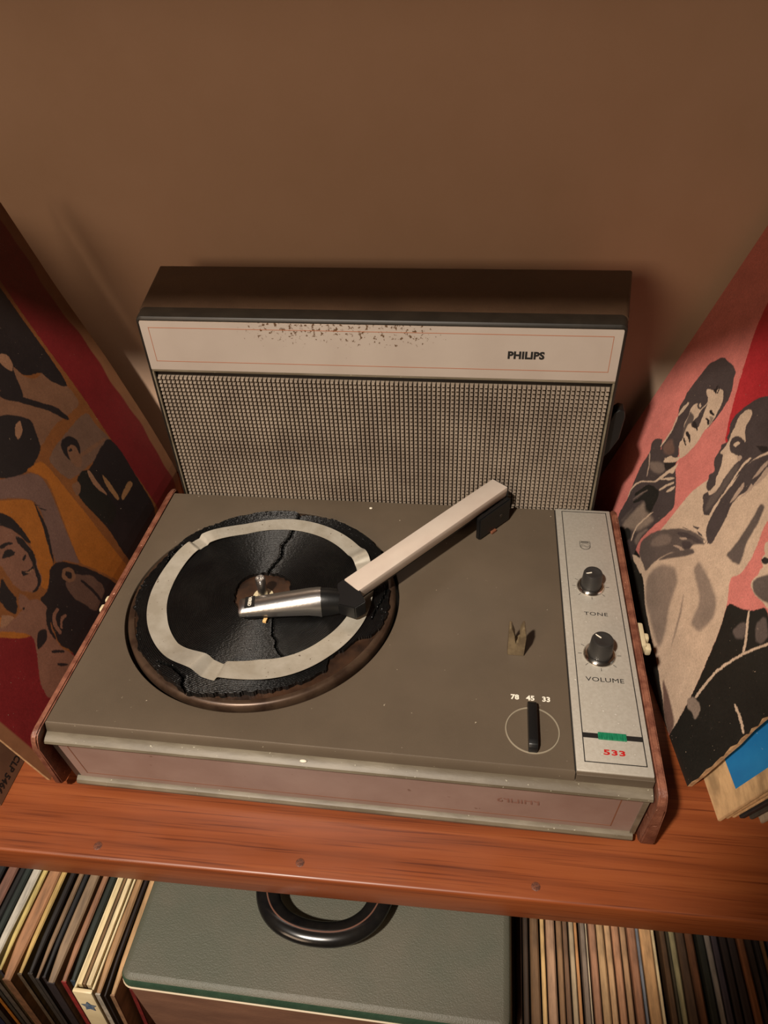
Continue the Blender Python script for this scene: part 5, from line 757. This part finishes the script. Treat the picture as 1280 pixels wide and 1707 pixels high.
# white boxed record set: slip box holding two cream sleeves
bx = empty('record_box', (.0215, -.104, ZL - .33)); tag(bx, 'white boxed record set with a blue star on its spine in the lower row', 'record box')
lean = .11
def shear(b):
    for v in b.verts: v.co = Vector((v.co.x + math.sin(lean) * (v.co.z - .33), v.co.y, v.co.z))
    return b
M_wbox = mat('white_box_card', rgb(222, 206, 168), .5, col2=rgb(205, 188, 148), noise=.7, nscale=40)
b = bmesh.new(); box(-.0078, .0072, -.001, .002, 0, .3285, .0009, 2, b); box(-.0078, -.0062, 0, .32, 0, .3270, .0005, 1, b); box(.0056, .0072, 0, .32, 0, .3270, .0005, 1, b); shear(b)
smooth(obj('slip_box', b, M_wbox, bx))
for xa, xb, c in ((-.0056, -.0022, (216, 196, 150)), (-.0016, .0006, (120, 92, 60)), (.0012, .0048, (222, 202, 160))):
    obj('inner_sleeve', shear(box(xa, xb, .004, .32, .003, .3298, .0004)), card_mat(c), bx)
b = bmesh.new(); pts = [((.0064 if k % 2 == 0 else .0034) * math.cos(k * PI / 5 + .3), (.0105 if k % 2 == 0 else .0056) * math.sin(k * PI / 5 + .3) + .300) for k in range(10)]
vs = [b.verts.new((x, -.0013, z)) for x, z in pts]; cvt = b.verts.new((0, -.0013, .300))
for k in range(10): b.faces.new((cvt, vs[k], vs[(k + 1) % 10]))
shear(b); obj('star_print', b, mat('blue_print', rgb(70, 96, 130), .6, col2=rgb(120, 130, 140), noise=1, nscale=400), bx)
# little red sleeve end in front of the case
plain_sleeve(.0478, .0528, -.094, -.186, .11, (176, 124, 96), (120, 28, 24), 'small sleeve with a red spine squeezed before the green case', ylen=.05, zlen=.316)
RR_ = [ # right-hand row, read from left to right
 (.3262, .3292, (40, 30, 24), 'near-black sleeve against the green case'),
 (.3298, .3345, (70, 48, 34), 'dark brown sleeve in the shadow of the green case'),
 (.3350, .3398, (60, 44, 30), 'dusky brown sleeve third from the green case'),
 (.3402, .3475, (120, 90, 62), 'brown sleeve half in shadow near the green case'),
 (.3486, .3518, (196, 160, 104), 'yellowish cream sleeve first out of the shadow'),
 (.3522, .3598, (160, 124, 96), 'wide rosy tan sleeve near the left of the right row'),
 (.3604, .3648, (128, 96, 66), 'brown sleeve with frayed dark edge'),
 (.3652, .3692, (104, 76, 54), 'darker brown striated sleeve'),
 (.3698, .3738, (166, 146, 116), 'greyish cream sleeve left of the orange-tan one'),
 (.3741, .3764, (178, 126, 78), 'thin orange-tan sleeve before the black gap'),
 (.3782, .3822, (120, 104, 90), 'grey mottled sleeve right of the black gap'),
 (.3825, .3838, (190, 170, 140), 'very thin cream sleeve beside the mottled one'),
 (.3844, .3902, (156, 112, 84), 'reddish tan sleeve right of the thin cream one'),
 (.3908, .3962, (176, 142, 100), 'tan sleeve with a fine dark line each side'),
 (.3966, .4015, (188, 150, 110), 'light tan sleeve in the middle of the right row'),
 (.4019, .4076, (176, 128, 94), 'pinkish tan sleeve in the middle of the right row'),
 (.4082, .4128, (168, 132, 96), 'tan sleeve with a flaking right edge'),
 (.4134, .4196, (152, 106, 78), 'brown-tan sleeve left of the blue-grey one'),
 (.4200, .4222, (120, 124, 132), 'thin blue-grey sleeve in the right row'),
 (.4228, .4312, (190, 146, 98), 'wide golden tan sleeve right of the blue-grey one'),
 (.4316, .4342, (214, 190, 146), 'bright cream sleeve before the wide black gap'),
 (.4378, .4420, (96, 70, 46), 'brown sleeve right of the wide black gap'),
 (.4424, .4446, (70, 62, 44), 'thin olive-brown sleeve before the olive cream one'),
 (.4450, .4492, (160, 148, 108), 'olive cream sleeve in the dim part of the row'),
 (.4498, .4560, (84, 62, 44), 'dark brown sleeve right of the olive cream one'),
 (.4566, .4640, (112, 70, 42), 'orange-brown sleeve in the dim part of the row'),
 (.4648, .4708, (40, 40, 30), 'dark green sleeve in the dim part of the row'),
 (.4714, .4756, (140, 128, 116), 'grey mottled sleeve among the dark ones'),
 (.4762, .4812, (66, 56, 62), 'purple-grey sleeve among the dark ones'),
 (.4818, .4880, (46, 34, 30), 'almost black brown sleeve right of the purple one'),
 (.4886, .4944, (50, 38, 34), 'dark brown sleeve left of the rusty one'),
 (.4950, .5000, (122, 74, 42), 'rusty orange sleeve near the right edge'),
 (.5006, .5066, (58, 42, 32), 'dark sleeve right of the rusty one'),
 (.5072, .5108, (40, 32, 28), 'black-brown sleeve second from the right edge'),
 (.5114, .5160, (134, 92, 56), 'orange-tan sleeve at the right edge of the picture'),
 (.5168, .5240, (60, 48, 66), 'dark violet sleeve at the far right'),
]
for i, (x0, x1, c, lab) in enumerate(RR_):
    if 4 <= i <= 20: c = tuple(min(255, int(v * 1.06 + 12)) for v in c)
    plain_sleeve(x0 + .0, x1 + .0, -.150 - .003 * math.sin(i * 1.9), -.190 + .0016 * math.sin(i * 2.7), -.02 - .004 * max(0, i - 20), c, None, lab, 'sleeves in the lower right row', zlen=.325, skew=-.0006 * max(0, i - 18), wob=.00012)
# ------------------------------------------------------------------ sleeves leaning behind the two big ones on the shelf
def leaning(P0, ps, t_, thick, c, label, printed=None, side=1, sz=SZ, cat='record sleeve'):
    root = empty('record_sleeve', P0); tag(root, label, cat, 'sleeves leaning on the shelf at the ' + ('right' if side > 0 else 'left, added out of view'))
    e1 = Vector((math.sin(ps), math.cos(ps), 0)); e2 = Vector((0, 0, 1)) * math.cos(t_) + Vector((math.cos(ps), -math.sin(ps), 0)) * math.sin(t_) * side
    n_ = e1.cross(e2) * side * (1)
    M_ = Matrix((e1, e2, n_)).transposed().to_4x4()
    b = box(0, sz, 0, sz, 0, thick, min(thick * .3, .0006), 1); xf(b, M_); smooth(obj('cover', b, card_mat(c, .5), root), 40)
    if printed:
        m_, x0, x1, y0, y1 = printed; b = box(x0, x1, y0, y1, -.0002, .0001); xf(b, M_); obj('cover_print', b, m_, root)
    return root
M_blue = mat('blue_cover_print', rgb(40, 120, 172), .4, col2=rgb(30, 102, 156), noise=.6, nscale=30, specks=rgb(170, 180, 180), speckscale=420, speckth=.74)
M_yel = mat('yellow_print', rgb(190, 170, 60), .5)
bs = leaning((.4608, .0225, -H), -.10, .48, .0026, (196, 160, 116), 'cream bordered blue sleeve propped behind the pink and red one at right', (M_blue, .012, .325, .024, .30))
lst = [(.4668, .0248, .52, .0020, (178, 140, 98), 'tan sleeve directly behind the blue one at right'), (.4712, .0262, .54, .0022, (196, 158, 112), 'pale tan sleeve second behind the blue one'),
       (.4762, .0262, .56, .0035, (34, 30, 28), 'black sleeve third behind the blue one'), (.4830, .0262, .57, .0026, (58, 52, 44), 'dark grey sleeve fourth behind the blue one'),
       (.4895, .0240, .575, .0022, (140, 122, 100), 'grey-tan sleeve fifth behind the blue one'), (.4960, .0235, .58, .0045, (30, 27, 25), 'thick black sleeve sixth behind the blue one'), (.5060, .0240, .585, .0030, (120, 92, 66), 'brown sleeve last of the group behind the blue one')]
for x, y, t_, k, c, lab in lst: leaning((x, y, -H), -.10, t_, k, c, lab)
# left: sleeve with catalogue number, upside down, behind the red one
M_oldcard = mat('brown_back_print', rgb(110, 76, 54), .6, col2=rgb(92, 62, 44), noise=.8, nscale=30)
ls = empty('record_sleeve', (-.0516, -.0216, -H)); tag(ls, 'brown sleeve back with number CLP 5466 standing at the left edge', 'record sleeve')
tl = .375; e1 = Vector((-.035, 1, 0)).normalized(); e2 = (Vector((0, 0, 1)) * math.cos(tl) + Vector((-1, 0, 0)) * math.sin(tl)).normalized(); n_ = -e1.cross(e2)
if n_.x < 0: n_ = -n_
M_ = Matrix((e1, e2, n_)).transposed().to_4x4()
b = box(0, SZ, 0, SZ, -.0026, 0, .0006, 1); smooth(obj('cover', xf(b, M_), M_oldcard, ls))
Mt = M_ @ Matrix.Translation((.0215, .0080, .0001)) @ Matrix.Rotation(PI, 4, 'Z')
text('lettering', 'CLP 5466', .0074, M_ink, ls, Mt, bold=.0002, spacing=1.05)
lean_cols = [((120, 88, 60), 'tan'), (( 60, 50, 44), 'dark brown'), ((150, 120, 86), 'pale tan'), ((44, 44, 50), 'charcoal'), ((130, 96, 70), 'brown'), ((90, 40, 34), 'dull red'), ((170, 150, 120), 'cream'), ((40, 50, 46), 'dark green')]
for k, (c, nm) in enumerate(lean_cols):  # unseen sleeves, added to block light from behind the red one
    leaning((-.0610 - .0062 * k, -.020 + .002 * (k % 3), -H), -.035, .375, .0045, c, nm + ' sleeve added out of view behind the brown numbered one at left to stop stray light', side=-1)

# ------------------------------------------------------------------ green case on the lower shelf
GC = empty('portable_case', (.188, .05, -.33)); tag(GC, 'green topped brown carrying case with black handle on the lower shelf', 'case')
def iv(o): o.matrix_parent_inverse = GC.matrix_world.inverted(); return o
GC.location = (.188, .05, -.518)
def gpart(name, b, m): 
    for v in b.verts: v.co -= Vector((.188, .05, -.518))
    return smooth(obj(name, b, m, GC), 40)
def rrect(x0, x1, y0, y1, r, n=6):
    pts = []
    for cx, cy, a0 in ((x1 - r, y1 - r, 0), (x0 + r, y1 - r, 90), (x0 + r, y0 + r, 180), (x1 - r, y0 + r, 270)):
        for k in range(n + 1): a = math.radians(a0 + 90 * k / n); pts.append((cx + r * math.cos(a), cy + r * math.sin(a)))
    return pts
gx0, gx1, gy0, gy1, zt = .0530, .3222, -.0985, .225, -.152
def stack(rings, close_top=True):
    b = bmesh.new(); R = [[b.verts.new((x, y, z)) for x, y in rrect(gx0 - e, gx1 + e, gy0 - e * 1.0, gy1 + e, .007 + e)] for e, z in rings]
    for A_, B_ in zip(R, R[1:]):
        for k in range(len(A_)): b.faces.new((A_[k], A_[(k + 1) % len(A_)], B_[(k + 1) % len(A_)], B_[k]))
    b.faces.new(R[0]); b.faces.new(R[-1][::-1]); return b
gpart('case_lid', stack([(-.004, zt), (-.0012, zt - .0006), (.0002, zt - .0018)]), M_green_case)
gpart('lid_rim', stack([(.0002, zt - .0018), (.0016, zt - .0045), (.0020, zt - .0095), (.0016, zt - .0100)]), M_green_edge)
gpart('piping', stack([(.0018, zt - .0103), (.0027, zt - .0107), (.0027, zt - .0113), (.0018, zt - .0118)]), M_piping)
gpart('case_body', stack([(.0010, zt - .0121), (.0012, zt - .05), (.0005, -.515), (-.001, -.518)]), M_brown_case)
# handle: a D-shaped loop lying towards the viewer
hx, hz = .1880, -.1355
path = [(.1450, -.008, -.146), (.1446, -.022, -.141), (.1460, -.036, hz), (.1515, -.0475, hz), (.1610, -.0555, hz), (.1740, -.0600, hz), (.1880, -.0612, hz), (.2020, -.0598, hz), (.2140, -.0550, hz), (.2235, -.0465, hz), (.2290, -.035, hz), (.2305, -.022, -.141), (.2300, -.008, -.146)]
def cr(P, n=6):
    P = [Vector(p) for p in P]; out = []
    for i in range(len(P) - 1):
        p0, p1, p2, p3 = P[max(i - 1, 0)], P[i], P[i + 1], P[min(i + 2, len(P) - 1)]
        for k in range(n): t_ = k / n; out.append(.5 * ((2 * p1) + (p2 - p0) * t_ + (2 * p0 - 5 * p1 + 4 * p2 - p3) * t_ ** 2 + (3 * p1 - p0 - 3 * p2 + p3) * t_ ** 3))
    return out + [P[-1]]
b = tube(cr(path), .0086, .0050, 20); gpart('handle', b, M_handle)
M_rib = mat('handle_rib', rgb(96, 66, 54), .3)
gpart('handle_rib', tube([p + Vector((0, 0, .0049)) for p in cr(path)[8:-8]], .0006, .0004, 8), M_rib)
for x in (.1450, .2300):
    gpart('handle_mount', box(x - .009, x + .009, -.004, .012, zt - .0005, zt + .012, .002), M_handle)
